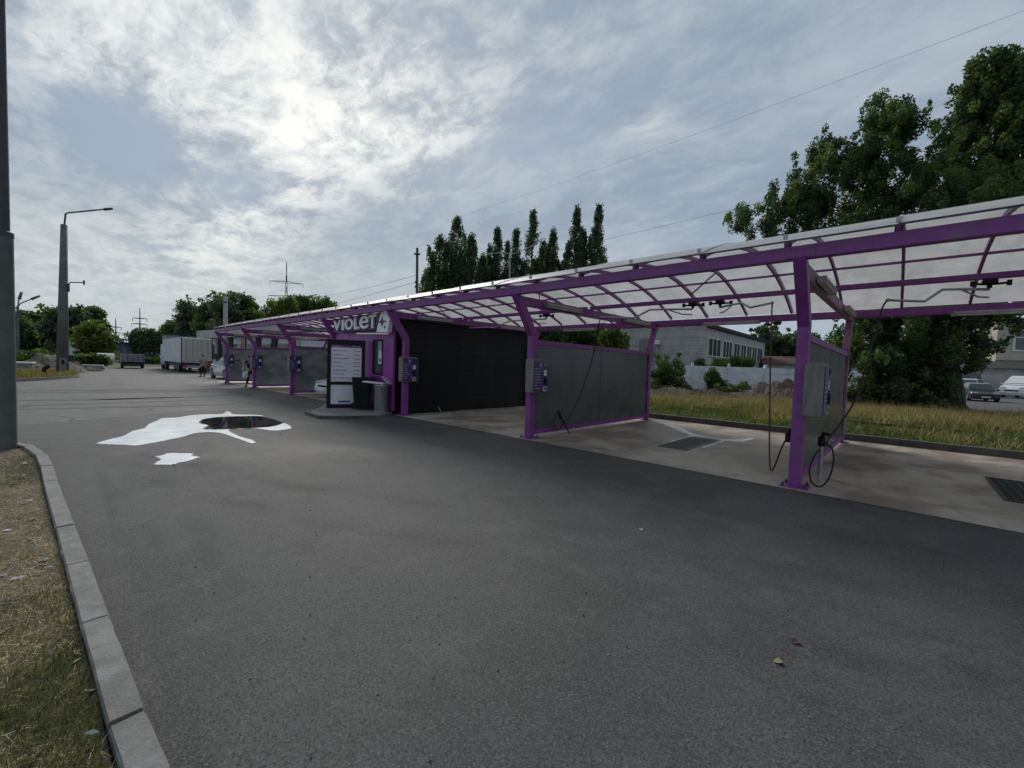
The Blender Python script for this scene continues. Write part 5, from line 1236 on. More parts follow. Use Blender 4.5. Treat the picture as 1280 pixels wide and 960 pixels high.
def tree(name, label, base, blobs, nclump, nleaf, size, cols, seed, trunk_r=0.3, top=None, grp=None, clump_r=(0.5, 1.1), cat='tree', squash=0.75, core=0.35, limbs=26, fork=0.25, upright=0.0, centers=None):
    """blobs: (centre, (rx, ry, rz)) ellipsoids in world space that outline the crown"""
    g = rs(seed); base = Vector(base); t = thing(name, label, cat, base, 0, grp); b0 = np.array(base)
    vol = np.array([r[0] * r[1] * r[2] for c, r in blobs]) ** 0.6; vol /= vol.sum()
    ib = g.choice(len(blobs), nclump, p=vol)
    d = g.normal(size=(nclump, 3)); d /= np.linalg.norm(d, axis=1)[:, None]
    rad = np.where(g.random(nclump) < core, g.random(nclump) ** 0.5, g.uniform(0.70, 1.12, nclump)); spr = g.random(nclump) < 0.24; rad = np.where(spr, g.uniform(1.06, 1.42, nclump), rad)
    C = np.array([np.array(blobs[i][0]) for i in ib]) + d * rad[:, None] * np.array([blobs[i][1] for i in ib]) - b0
    RR = g.uniform(*clump_r, nclump) * np.where(spr, 0.5, 1.0)
    if centers is not None: C, RR = centers[0] - b0, centers[1]; nclump = len(C)
    v, f, cl = leaf_cloud(C, RR, nleaf, size, g, cols, squash, 0.3, upright)
    keep = v.reshape(-1, 4, 3)[:, :, 2].min(1) > 0.02
    v = v.reshape(-1, 4, 3)[keep].reshape(-1, 3); cl = cl.reshape(-1, 4, 3)[keep].reshape(-1, 3); f = np.arange(len(v)).reshape(-1, 4)
    o = bpy.data.objects.new('crown', np_mesh('crown', v, f, cl, leaf_m)); COL.objects.link(o); o.parent = t
    zt_ = top if top is not None else max(c[2] + r[2] * 0.6 for c, r in blobs) - base.z
    cen = np.average(np.array([c for c, r in blobs]), axis=0, weights=vol) - b0
    ax = [Vector((cen[0] * k * k, cen[1] * k * k, zt_ * k)) for k in (0, 0.15, 0.3, 0.5, 0.7, 0.88, 1.0)]
    ax[0].z = -0.1
    q = MB(); q.tube(ax, [trunk_r * k for k in (1.3, 1.0, 0.85, 0.6, 0.4, 0.22, 0.08)], 9)
    for i in g.choice(nclump, min(limbs, nclump), replace=False):
        e = Vector(C[i]); k = min(max((e.z / zt_) * 0.75, fork), 0.85) if zt_ > 0 else fork; j = k * 6; i0 = min(int(j), 5)
        zs_ = k * zt_; st = None
        for a_, b_ in zip(ax[:-1], ax[1:]):
            if a_.z <= zs_ <= b_.z: st = a_.lerp(b_, (zs_ - a_.z) / (b_.z - a_.z))
        if st is None: st = ax[2]
        m_ = st.lerp(e, 0.5) + Vector((0, 0, 0.06 * (e - st).length)); q.tube([st, m_, e], [trunk_r * 0.32 * (1.1 - k), trunk_r * 0.2 * (1.1 - k), 0.015], 5)
    q.build('trunk', bark, t, smooth=True)
    return t
def blob(px, py, dist, rx, ry, depth=1.0):
    k = mpp(px, py, dist); c = at(px, py, dist); kv = (at(px, py - 1, dist) - at(px, py, dist)).length
    return (tuple(c), (rx * k * depth, rx * k * depth, ry * kv))
# big trees on the right
tA = [blob(1165, 330, 32, 105, 110), blob(1110, 215, 33, 60, 70), blob(1045, 235, 33, 55, 55), blob(985, 268, 33, 45, 34), blob(935, 275, 33, 20, 14, 1.4), blob(1100, 165, 33, 30, 38), blob(1075, 320, 31, 55, 55), blob(1215, 290, 32, 70, 90), blob(1130, 430, 31, 85, 55), blob(1208, 412, 32, 55, 44), blob(1070, 420, 31, 35, 35), blob(1120, 475, 30.5, 45, 26), blob(1160, 486, 31, 36, 18), blob(1040, 185, 33, 16, 22), blob(1130, 175, 33, 18, 30)]
tree('broad_tree', 'big dark spreading tree directly behind the right end of the canopy', (1.75, 31.6, 0.02), tA, 1150, 165000, 0.15, G_DARK, 11, 0.55, top=9.5, clump_r=(0.18, 0.52), limbs=130, core=0.32, squash=1.5, upright=0.4)
tB = [blob(1245, 190, 37, 62, 80), blob(1240, 115, 37, 40, 42), blob(1300, 150, 37, 70, 90), blob(1205, 210, 37, 36, 40), blob(1195, 150, 37, 24, 30), blob(1290, 300, 37, 80, 90), blob(1225, 95, 37, 16, 22), blob(1260, 90, 37, 18, 22)]
bB = at(1345, 490, 37); tree('broad_tree', 'taller dark tree at the right edge rising above its neighbour', (bB.x, bB.y, 0), tB, 720, 105000, 0.16, G_DARK, 12, 0.5, top=15, clump_r=(0.20, 0.56), limbs=90, core=0.32, squash=1.5, upright=0.4)
# weeds and suckers round the foot of the big tree
tree('shrub', 'dark suckers and shrubs round the foot of the big tree', (1.0, 30.8, 0), [blob(1120, 495, 30, 45, 14), blob(1160, 502, 30.5, 40, 9), blob(1075, 488, 30.5, 26, 14)], 70, 9000, 0.17, G_DARK, 13, 0.05, top=1.2, clump_r=(0.3, 0.6), cat='shrub', limbs=20)
# row of poplars
POPL = [(546, 298, 22, 60), (566, 271, 21, 61), (585, 295, 18, 60), (600, 322, 9, 60), (617, 286, 11, 62), (640, 290, 12, 62), (660, 265, 14, 63), (674, 303, 7, 66), (686, 288, 11, 63), (703, 318, 6, 66), (714, 260, 13, 62), (741, 258, 13, 62)]
side = {546: 'leftmost and bushiest poplar of the row', 566: 'tall poplar rising just right of the leftmost bushy one', 585: 'poplar right of the leftmost tall poplar, with a split tip', 600: 'shortest poplar, low in the gap after the left clump', 617: 'slim poplar behind the left arm of the pale street lamp', 640: 'poplar directly behind the pale two-armed street lamp', 660: 'tallest poplar in the middle of the row', 674: 'thin low poplar tucked right of the tallest middle one', 686: 'medium poplar with a blunt tip right of the middle', 703: 'small thin poplar before the last tall pair', 714: 'tall poplar, left one of the last pair', 741: 'rightmost tall poplar standing against open sky'}
for i, (px, ty, rw, dist) in enumerate(POPL):
    g = rs(100 + i); c = at(px, 455, dist); kx = mpp(px, 380, dist); ztop = at(px, ty, dist).z
    sp_ = [(0.0, 0.0, ztop, 1.0)]                                   # main spire, then side spires hugging it
    for k in range(5):
        a = g.uniform(0, 6.28); sp_.append((math.cos(a) * rw * 0.85 * kx, math.sin(a) * rw * 0.85 * kx, ztop * g.uniform(0.66, 0.93), 0.6))
    CC = []; RR_ = []
    for (ox_, oy_, zt2, wgt) in sp_:
        n = int(200 * wgt) + 30
        f = 1 - g.random(n) ** 1.15 * 0.92
        wid = rw * kx * (0.80 if wgt == 1.0 else 0.55) * np.clip((1 - f) * 3.6, 0.10, 1.0) ** 0.75
        a = g.uniform(0, 6.28, n); rr2 = g.random(n) ** 0.5 * wid
        lean = (1 - f) * 0.15
        CC.append(np.stack([c.x + ox_ * (1 - lean) + np.cos(a) * rr2, c.y + oy_ * (1 - lean) + np.sin(a) * rr2, f * zt2], 1)); RR_.append(g.uniform(0.25, 0.60, n) * (1.0 if wgt == 1 else 0.85))
    CC = np.concatenate(CC); RR_ = np.concatenate(RR_)
    tree('poplar', side[px], (c.x, c.y, 0), [((c.x, c.y, ztop * 0.5), (rw * kx, rw * kx, ztop * 0.5))], 10, 24000, 0.27, G_BLUE if i % 3 else G_MID, 200 + i, 0.28, grp='poplars in a row beyond the canopy', squash=1.7, limbs=30, upright=0.6, top=ztop - 0.5, centers=(CC, RR_))
# low trees seen under the roof behind the middle bay
for i, (px, py, rx, ry, d_, lb, cl) in enumerate([(722, 420, 22, 16, 55, 'loose tree seen between the roof and the broadside partition', G_MID), (766, 425, 9, 14, 46, 'small upright tree at the left end of the grey block building', G_YEL), (690, 418, 14, 12, 58, 'dark tree seen beside the black wall under the roof', G_DARK), (965, 425, 28, 22, 82, 'round tree rising behind the long shed with the rusty roof', G_BLUE), (1000, 432, 18, 16, 84, 'smaller tree right of the round tree behind the rusty shed', G_DARK)]):
    c = at(px, 455, d_); tree('broad_tree', lb, (c.x, c.y, 0), [blob(px, py, d_, rx, ry), blob(px - rx * .4, py + ry * .5, d_, rx * .7, ry * .8), blob(px + rx * .45, py + ry * .45, d_, rx * .6, ry * .8)], 60, 7000, 0.34 if d_ < 70 else 0.45, cl, 300 + i, 0.2, clump_r=(0.6, 1.2))
# trees left of the canopy
LT = [(240, 400, 14, 24, 120, 'dark tree with a narrow crown directly behind the lorry roof', G_BLUE), (262, 402, 12, 26, 110, 'dark tree between the lorry and the tall pine-like tree', G_DARK), (286, 382, 22, 26, 100, 'tallest dark tree behind the leftmost canopy end', G_BLUE), (306, 388, 10, 22, 104, 'narrow dark tree right of the tallest one at the canopy end', G_DARK), (322, 404, 14, 14, 100, 'low green tree behind the canopy edge left of the pylon', G_MID), (352, 388, 16, 16, 78, 'bright green tree in front of the largest pylon', G_YEL), (376, 386, 14, 14, 82, 'green tree right of the largest pylon', G_MID), (402, 386, 15, 13, 84, 'green tree rising just left of the violet sign', G_MID),
      (14, 418, 26, 26, 112, 'dark tree at the far left behind the near lamp post', G_DARK), (50, 412, 20, 20, 118, 'dark tree between the two left lamp posts', G_DARK), (84, 406, 22, 22, 108, 'tall dark tree behind the concrete street lamp', G_BLUE), (112, 408, 18, 20, 112, 'broad dark tree right of the concrete street lamp', G_DARK), (118, 424, 20, 20, 96, 'rounded olive green tree in front of the dark left grove', G_YEL),
      (177, 424, 8, 9, 150, 'small dark tree below the middle pylon', G_BLUE), (192, 425, 7, 8, 150, 'small dark tree at the left side of the white lorry', G_DARK), (222, 415, 12, 8, 165, 'low trees in front of the far tower blocks', G_MID)]
for i, (px, py, rx, ry, d_, lb, cl) in enumerate(LT):
    g = rs(400 + i); c = at(px, 455, d_); bl = [blob(px, py, d_, rx, ry)]
    for k in range(5):
        a = g.uniform(0, 6.28); bl.append(blob(px + math.cos(a) * rx * .65, py + math.sin(a) * ry * .55, d_, rx * g.uniform(.25, .5), ry * g.uniform(.25, .5)))
    bl.append(blob(px, py + ry * 0.9, d_, rx * 0.9, ry * 0.8))
    tree('broad_tree', lb, (c.x, c.y, 0), bl, 90, 8000, 0.5 * d_ / 100, cl, 420 + i, 0.35, clump_r=(0.010 * d_, 0.017 * d_), grp='trees beyond the lorries' if px > 150 else 'trees in the left grove')
# green behind the far bays
for i, (px, py, rx, ry, lb) in enumerate([(350, 425, 12, 14, 'green tree seen under the roof behind the left bays'), (385, 424, 14, 12, 'green tree seen under the roof near the price board'), (330, 430, 8, 10, 'small green tree beside the low white building')]):
    c = at(px, 455, 60); tree('broad_tree', lb, (c.x, c.y, 0), [blob(px, py, 60, rx, ry), blob(px, py + ry, 60, rx, ry)], 50, 6000, 0.30, G_MID, 470 + i, 0.2, clump_r=(0.5, 1.0))
# shrubs by the fence
for i, (px, py, rx, ry, d_, lb) in enumerate([(832, 464, 20, 22, 40, 'large green bush at the left end of the pale fence'), (893, 475, 7, 11, 41, 'narrow bush growing against the second fence post'), (925, 430, 26, 18, 47, 'leafy shrub climbing the front of the grey building')]):
    c = at(px, 480, d_); tree('bush', lb, (c.x, c.y, 0), [blob(px, py, d_, rx, ry), blob(px + 4, py + ry * .6, d_, rx * .9, ry * .6)] if i < 2 else [blob(903, 455, d_, 10, 7), blob(925, 454, d_, 12, 7), blob(874, 458, d_, 5, 8)], 60, 8000, 0.17, G_MID, 500 + i, 0.1, top=1.8, clump_r=(0.3, 0.65), cat='bush')
tree('weeds', 'fringe of green weeds at the foot of the pale fence', (at(860, 488, 40).x, at(860, 488, 40).y, 0), [blob(820, 487, 38.5, 16, 5), blob(850, 487, 38.8, 14, 4), blob(905, 485, 39.5, 10, 6), blob(930, 486, 40, 14, 6)], 60, 5000, 0.15, G_YEL, 520, 0.03, top=0.3, clump_r=(0.25, 0.5), cat='weeds', limbs=4)
for i, (px, py, rx, ry, d_, lb) in enumerate([(46, 449, 26, 6, 56, 'green scrub on the earth mound behind the left lamp posts'), (116, 450, 16, 5, 70, 'green scrub on the bank right of the concrete street lamp'), (190, 452, 10, 4, 95, 'low green weeds beside the white lorry'), (135, 457, 18, 3, 98, 'brown weeds in front of the white tank')]):
    c = at(px, 458, d_); tree('scrub', lb, (c.x, c.y, 0), [blob(px, py, d_, rx, ry), blob(px + rx * .4, py + 1, d_, rx * .5, ry * .8)], 60, 5000, 0.34, G_MID if i < 3 else G_YEL, 540 + i, 0.06, top=0.5, clump_r=(0.4, 0.8), cat='scrub', limbs=4)

# ------------------------------------------------------------------ buildings
# grey block building with its gable to us
BX, BY = -16.0, 48.0
bl_ = thing('block_building', 'grey two-storey block building with a long window front behind the fence', 'building', (BX, BY, 0))
WL, LB = 11.5, 26.0
cz = 0.0; courses = [0.91] * 7 + [0.44]
for zc in range(8):
    h = courses[zc]; x = 0.0; off_ = (zc % 2) * 0.9
    xs = [0.0]; xx = -1.8 + off_
    while xx > -WL: xs.append(xx); xx -= 1.8
    xs.append(-WL)
    for a_, b2 in zip(xs[:-1], xs[1:]):
        pr_ = rnd.uniform(0, 0.02); q = MB(); q.span((a_ - 0.012, -0.012 - pr_, cz + 0.012), (b2 + 0.012, 0.25, cz + h - 0.012)); q.build('block', greybrick, bl_)
    cz += h
HB = cz
q = MB(); q.span((-WL + 0.02, 0.02, 0), (-0.02, LB - 0.02, HB - 0.05)); q.build('core', roof_dark, bl_)
# east front: window openings between piers
wins = [(0.95, 5.2, 3.6, 5.3), (6.0, 9.6, 3.5, 5.4), (10.4, 13.0, 3.6, 5.3), (13.5, 16.0, 3.6, 5.3), (16.4, 18.8, 3.6, 5.3), (19.2, 21.6, 3.6, 5.3), (22.0, 25.0, 3.6, 5.3)]
q = MB(); q.span((-0.24, 0.26, 0), (0.0, LB, 3.44)); q.build('lower_wall', greybrick, bl_)
q = MB(); q.span((-0.24, 0.26, 5.55), (0.0, LB, HB - 0.3)); q.build('upper_wall', greybrick, bl_)
ys = [0.26] + [v for w_ in wins for v in (w_[0], w_[1])] + [LB]
for a_, b2 in zip(ys[::2], ys[1::2]): q = MB(); q.span((-0.24, a_, 3.445), (-0.003, b2, 5.545)); q.build('pier', greybrick, bl_)
for (a_, b2, z0, z1) in wins:
    q = MB(); n_p = 3 if b2 - a_ > 3 else 2
    q.span((-0.10, a_, 3.445), (-0.006, b2, 3.53)); q.span((-0.10, a_, 5.46), (-0.006, b2, 5.545))
    for k in range(n_p + 1): y = a_ + (b2 - a_) * k / n_p; y = min(max(y, a_ + 0.05), b2 - 0.05); q.span((-0.095, y - 0.06, 3.531), (-0.008, y + 0.06, 5.459))
    w_ = q.build('window', white_m, bl_)
    for k in range(n_p):
        y0, y1 = a_ + (b2 - a_) * k / n_p + 0.055, a_ + (b2 - a_) * (k + 1) / n_p - 0.055
        q = MB(); q.span((-0.06, y0, 3.532), (-0.04, y1, 5.458)); q.build('pane', pane_m, w_)
    q = MB(); q.span((-0.02, a_ - 0.1, 3.38), (0.10, b2 + 0.1, 3.44)); q.build('sill', concrete, w_)
q = MB(); q.span((-WL - 0.1, -0.15, HB), (0.35, LB + 0.2, HB + 0.14)); q.span((0.05, -0.15, HB - 0.24), (0.33, LB + 0.2, HB - 0.003)); q.build('roof', roof_dark, bl_)
q = MB(); q.span((-5.5, -0.75, 4.7), (-5.0, -0.1, 5.2)); q.build('air_conditioner', white_m, bl_, bevel=0.03)
q = MB(); q.span((-7.6, -0.30, 3.0), (-6.0, -0.05, 5.4)); q.build('duct_box', mat('tan_board', (0.26, 0.235, 0.21), (0.20, 0.18, 0.165), 3, 0.8), bl_)
q = MB(); q.tube(curve3([(-5.6, -0.25, 4.6), (-5.3, -0.3, 3.8), (-5.7, -0.35, 2.9), (-5.9, -0.35, 2.2)], 5), 0.10, 8); q.build('pipe', galv, bl_)
q = MB(); q.span((0.005, 15.0, 1.4), (0.05, 17.0, 2.6)); q.build('lower_door', roof_dark, bl_)
# long low shed with a rusty roof
sh0 = at(955, 470, 72); t = thing('long_shed', 'long low grey shed with a rust red roof behind the pale fence', 'shed', (sh0.x, sh0.y, 0), R_(10))
q = MB(); q.span((0, 0, 0), (26, 9, 3.2)); q.build('wall', greybrick, t)
q = MB(); q.prism_x([(-0.6, 3.22), (4.5, 4.5), (9.6, 3.22)], -0.4, 14); q.build('roof', rustroof, t)
q = MB(); q.prism_x([(-0.6, 3.22), (4.5, 4.2), (9.6, 3.22)], 14.02, 26.4); q.build('rear_roof', roof_dark, t)
for k in range(5): q = MB(); q.span((2 + k * 4.6, -0.06, 1.5), (3.6 + k * 4.6, -0.005, 2.6)); q.build('window', pane_m, t)
# pale concrete fence
f0, f1 = gnd(838, 488.2), gnd(1125, 494.5)
fe0 = at(820, 480, 43.0); fe1 = at(1150, 480, 53.0); fd = (fe1 - fe0); fd.z = 0; fl = fd.length; fr_ = math.atan2(fd.y, fd.x)
t = thing('panel_fence', 'whitewashed concrete panel fence with taller posts in front of the grey building', 'fence', (fe0.x, fe0.y, 0), fr_)
npn = 7; pl_ = fl / npn
for k in range(npn + 1):
    q = MB(); q.span((k * pl_ - 0.09, -0.11, 0), (k * pl_ + 0.09, 0.11, 2.55)); q.build('post', fence_m, t, bevel=0.02)
for k in range(npn):
    for r in range(4):
        q = MB(); q.span((k * pl_ + 0.095, -0.05 - rnd.uniform(0, 0.02), 0.02 + r * 0.56), ((k + 1) * pl_ - 0.095, 0.05, 0.02 + r * 0.56 + 0.54)); q.build('plank', fence_m, t, bevel=0.01)
# cream building at the right edge
c0 = at(1243, 480, 82); t = thing('cream_building', 'cream plastered building with a dark shopfront at the right edge of the photo', 'building', (c0.x, c0.y, 0), R_(28))
q = MB(); q.span((0, 0.15, 0), (22, 12, 9.2)); q.build('wall', cream_m, t)
q = MB(); q.span((3.0, -0.02, 0.05), (16, 0.148, 4.4)); q.build('shopfront', roof_dark, t)
q = MB(); q.span((-0.2, -0.2, 4.42), (22, 0.145, 4.9)); q.build('ledge', cream_m, t); q = MB(); q.span((-0.3, -0.3, 9.21), (22.2, 12.3, 9.7)); q.build('cornice', cream_m, t)
for k in range(3):
    q = MB(); q.span((1.6 + k * 6, 0.02, 5.6), (5.0 + k * 6, 0.145, 8.3)); w_ = q.build('window', white_m, t)
    for s_ in (0, 1): q = MB(); q.span((1.8 + k * 6 + s_ * 1.6, 0.0, 5.8), (3.2 + k * 6 + s_ * 1.6, 0.015, 7.3)); q.build('pane', pane_m, w_)
    q = MB(); q.span((1.8 + k * 6, 0.0, 7.42), (4.8 + k * 6, 0.015, 8.15)); q.build('pane', pane_m, w_)
# vans and cars glimpsed behind the tree
car('white van half hidden behind the big tree foliage', tuple(at(1085, 484, 60).xy) + (0,), R_(20), 5.0, 2.0, 2.4, car_white, VAN, VANR, 0.34, name='parked_van', cat='van')
car('pale car behind the trunk of the big tree', tuple(at(1212, 485, 66).xy) + (0,), R_(75), 4.4, 1.8, 1.9, car_silver, SUVP, SUVR, 0.34)
# low building behind the far left bays
c0 = at(286, 455, 62); t = thing('low_building', 'low white building with red piers and a flat grey roof behind the left bays', 'building', (c0.x, c0.y, 0), R_(5))
q = MB(); q.span((-9, 0.2, 0), (20, 9, 4.0)); q.build('wall', trailer_white, t)
for k in range(7): q = MB(); q.span((-8.4 + k * 4.0, 0.05, 0.0), (-7.2 + k * 4.0, 0.195, 3.99)); q.build('pier', tail_red if k % 3 == 0 else roof_dark, t)
for k in range(6): q = MB(); q.span((-6.9 + k * 4.0, 0.10, 1.3), (-4.7 + k * 4.0, 0.19, 3.2)); q.build('window', pane_m, t)
q = MB(); q.span((-9.8, -0.6, 4.01), (20.5, 9.5, 5.0)); q.build('roof', greybrick, t)
# works buildings beyond the left yard
def block_house(label, px, top_py, wpx, dist, mtl, rmt, depth=14, name='works_building', wins_=4):
    c = at(px, 455, dist); k = mpp(px, 455, dist); H_ = at(px, top_py, dist).z; w_ = wpx * k
    t = thing(name, label, 'building', (c.x, c.y, 0), math.atan2(c.y, c.x) + R_(90))
    q = MB(); q.span((-w_ / 2, 0, 0), (w_ / 2, -depth, H_)); q.build('wall', mtl, t)
    q = MB(); q.span((-w_ / 2 - 0.3, 0.3, H_ + 0.01), (w_ / 2 + 0.3, -depth - 0.3, H_ + 0.4)); q.build('roof', rmt, t)
    return t, w_, H_
def rows(t, w_, H_, nx, nz, z0, face=0.0, mt=None, fx=0.55, fz=0.5):
    for i in range(nx):
        for j in range(nz):
            cx_ = -w_ / 2 + (i + 0.5) * w_ / nx; ch = (H_ - z0) / nz; cz_ = z0 + (j + 0.5) * ch
            q = MB(); q.span((cx_ - w_ / nx * fx / 2, face + 0.002, cz_ - ch * fz / 2), (cx_ + w_ / nx * fx / 2, face + 0.08, cz_ + ch * fz / 2)); q.build('window', mt or pane_m, t)
t, w_, H_ = block_house('dark low works building with a pale lower wall behind the grey trailer', 152, 429.5, 32, 150, tower_dark, roof_dark); rows(t, w_, H_, 4, 1, 0.5)
t, w_, H_ = block_house('small grey hut roof showing above the tank at the left', 174, 433, 20, 175, greybrick, roof_dark); rows(t, w_, H_, 3, 1, 0.5)
t, w_, H_ = block_house('dark gatehouse between the grey trailer and the white lorry', 190, 438, 18, 122, roof_dark, roof_dark, 6); rows(t, w_, H_, 3, 1, 1.0)
t, w_, H_ = block_house('long grey hall roof visible above the white lorry', 236, 419.5, 64, 118, greybrick, roof_dark, 12); rows(t, w_, H_, 6, 1, 2.0)
for px, ty, wpx, d_, m_, lb in [(207, 406, 10, 620, tower_m, 'left pale tower block beyond the trees'), (213.5, 400.5, 11, 640, tower_dark, 'tallest slate blue tower block beyond the trees'), (222, 407.5, 10, 630, tower_m, 'right pale tower block beyond the trees'), (150, 423.5, 11, 560, tower_dark, 'small blue tower block left of the middle pylon')]:
    t, w_, H_ = block_house(lb, px, ty, wpx, d_, m_, m_, 20, 'tower_block'); rows(t, w_, H_, 4, 10, 4, mt=tower_dark if m_ is tower_m else tower_m, fx=.5, fz=.45)
for px, ty, wpx, lb in [(8, 386, 22, 'far left grey apartment block behind the grove'), (31, 389, 15, 'stepped grey apartment block right of the near lamp post'), (52, 394, 16, 'pale apartment block half hidden by the left grove')]:
    t, w_, H_ = block_house(lb, px, ty, wpx, 330, tower_m, tower_dark, 20, 'tower_block'); rows(t, w_, H_, 5, 9, 4, mt=tower_dark, fx=.5, fz=.45)

# ------------------------------------------------------------------ odds and ends in the left yard
c = gnd(28, 466); t = thing('concrete_block', 'long pale concrete block lying at the left behind the near lamp post', 'block', (c.x, c.y, 0), R_(80))
q = MB(); q.span((-1.3, -0.4, 0), (0.55, 0.4, 0.68)); q.build('body', concrete, t, bevel=0.03); q = MB(); q.span((-1.35, -0.45, 0.683), (0.6, 0.45, 0.80)); q.build('top_slab', white_m, t, bevel=0.02)
c = gnd(112, 461.3); t = thing('concrete_slab', 'stack of grey concrete slabs by the road right of the concrete street lamp', 'slab', (c.x, c.y, 0), R_(85))
for k in range(2): q = MB(); q.span((-1.0, -0.8, k * 0.22), (1.1 - k * .1, 0.8, k * 0.22 + 0.21)); q.build('slab', concrete if k == 0 else pole_pale, t, bevel=0.03)
c = gnd(55.3, 472.5); t = thing('hydrant', 'small black hydrant-like stump in the dry grass of the traffic island', 'hydrant', (c.x, c.y, 0), 0)
q = MB(); q.tube([(0, 0, 0), (0, 0, 0.5), (0, 0.04, 0.62)], [0.12, 0.10, 0.13], 12); q.build('stem', black_m, t)
q = MB(); q.tube([(0, 0.02, 0.60), (0, 0.24, 0.76)], [0.13, 0.10], 10); q.build('head', black_m, t)
isl2 = smooth_poly([tuple(gnd(*p)[:2]) for p in [(-30, 479), (20, 477), (66, 474.5), (95, 472), (97, 470), (84, 466), (60, 464), (20, 465), (-30, 466)]], 4)
q = MB(); q.prism_z(isl2, -0.02, 0.10); struct(q.build('traffic_island', field_m))
kb = bpy.data.objects.new('island_kerb', None); COL.objects.link(kb); kb['kind'] = 'structure'
rp = resample(isl2 + [isl2[0]], 1.5)
for a_, c_ in zip(rp[:-1], rp[1:]):
    d = (c_ - a_).normalized(); q = MB(); q.bar(a_ + d * .01 + Vector((0, 0, .05)), c_ - d * .01 + Vector((0, 0, .05)), 0.16, 0.22); q.build('kerb_stone', kerb_m, kb)
c = at(132, 450, 84); t = thing('white_tank', 'white cylindrical tank lying in the weeds left of the grey trailer', 'tank', (c.x, c.y, 0), math.atan2(c.y, c.x) + R_(90))
q = MB(); q.tube([(-0.95, 0, 0.95), (-0.85, 0, 0.95), (0.85, 0, 0.95), (0.95, 0, 0.95)], [0.5, 0.68, 0.68, 0.5], 20); q.build('shell', trailer_white, t, smooth=False)
for s_ in (-1, 1): q = MB(); q.span((s_ * .6 - .12, -.5, 0), (s_ * .6 + .12, .5, 0.32)); q.build('saddle', dark_steel, t)
c = at(98, 446, 105); t = thing('site_cabin', 'pale blue site cabin half hidden below the left grove', 'cabin', (c.x, c.y, 0), math.atan2(c.y, c.x) + R_(85))
q = MB(); q.span((-1.0, -1.2, 1.1), (1.0, 1.2, 3.4)); q.build('body', trailer_white, t); q = MB(); q.span((-1.1, -1.3, 3.403), (1.1, 1.3, 3.6)); q.build('roof', tower_m, t)
for s_ in (-1, 1): q = MB(); q.span((s_ * .7 - .15, -1, 0), (s_ * .7 + .15, 1, 1.098)); q.build('skid', dark_steel, t)
def mound(name, label, cat, cpos, rx, ry, h, mtl, seed, rz=0.0, kind=None, rough=0.18, n=44):
    g = rs(seed); ph = g.uniform(0, 6.28, (7, 2)); fr2 = g.uniform(1.0, 6.0, (7, 2)); vs = []; fs = []
    for j in range(n + 1):
        for i in range(n + 1):
            u, v = i / n * 2 - 1, j / n * 2 - 1; r = math.hypot(u, v)
            hh = max(0.0, 1 - r) ** 0.85; w = sum(math.sin(fr2[k][0] * u * 2.2 + ph[k][0]) * math.sin(fr2[k][1] * v * 2.2 + ph[k][1]) for k in range(7)) / 7
            z = h * hh * (1 + w * 0.9) + (g.uniform(-1, 1) * rough * 0.35 if hh > 0.02 else 0.0)
            vs.append((u * rx, v * ry, z if hh > 0 else -0.05))
    for j in range(n):
        for i in range(n): a = j * (n + 1) + i; fs.append((a, a + 1, a + n + 2, a + n + 1))
    o = MB().add(vs, fs).build(name, mtl, None, loc=cpos); o.rotation_euler.z = rz; tag(o, label, cat)
    return o
c = gnd(973, 501.5); mound('gravel_pile', 'brown conical gravel pile just left of the nearest violet post', 'pile', (c.x, c.y + .3, 0), 2.7, 2.2, 1.35, gravel_m, 31, R_(30))
c = gnd(842, 497.0); mound('rubble_pile', 'low pale rubble heap in front of the large green bush', 'pile', (c.x, c.y + .3, 0), 2.4, 1.1, 0.5, sand_m, 32, R_(35), rough=0.45)
c = gnd(885, 498.5); mound('gravel_pile', 'low brown gravel spread between the rubble heap and the conical pile', 'pile', (c.x, c.y, 0), 2.6, 1.5, 0.55, gravel_m, 33, R_(35), rough=0.3)
c = at(60, 458, 50); mound('earth_mound', 'bare earth mound behind the traffic island at the left', 'mound', (c.x, c.y, 0), 3.6, 2.3, 1.45, mat('bare_earth', (0.150, 0.125, 0.095), (0.085, 0.072, 0.052), 1.5, 0.95, 0.6, 9), 34, 0, rough=0.12)
c = at(100, 458, 53); mound('earth_mound', 'smaller grey earth bank just right of the concrete street lamp', 'mound', (c.x, c.y, 0), 1.7, 1.6, 0.55, mat('bare_earth', (0, 0, 0)), 35, 0, rough=0.12)

# tram rails in the grass
for y, z, lb in ((17.6, 0.20, 'near rusty tram rail almost buried in the grass'), (19.1, 0.22, 'far rusty tram rail almost buried in the grass')):
    t = thing('tram_rail', lb, 'rail', (-2, y, 0), R_(-2.5), 'tram rails')
    q = MB(); q.span((-16, -0.035, z - 0.03), (16, 0.035, z + 0.02)); q.build('rail_head', rust_m, t); q = MB(); q.span((-16, -0.012, z - 0.13), (16, 0.012, z - 0.031)); q.build('rail_web', rust_m, t)
    q = MB(); q.span((-16, -0.07, z - 0.16), (16, 0.07, z - 0.131)); q.build('rail_foot', rust_m, t)

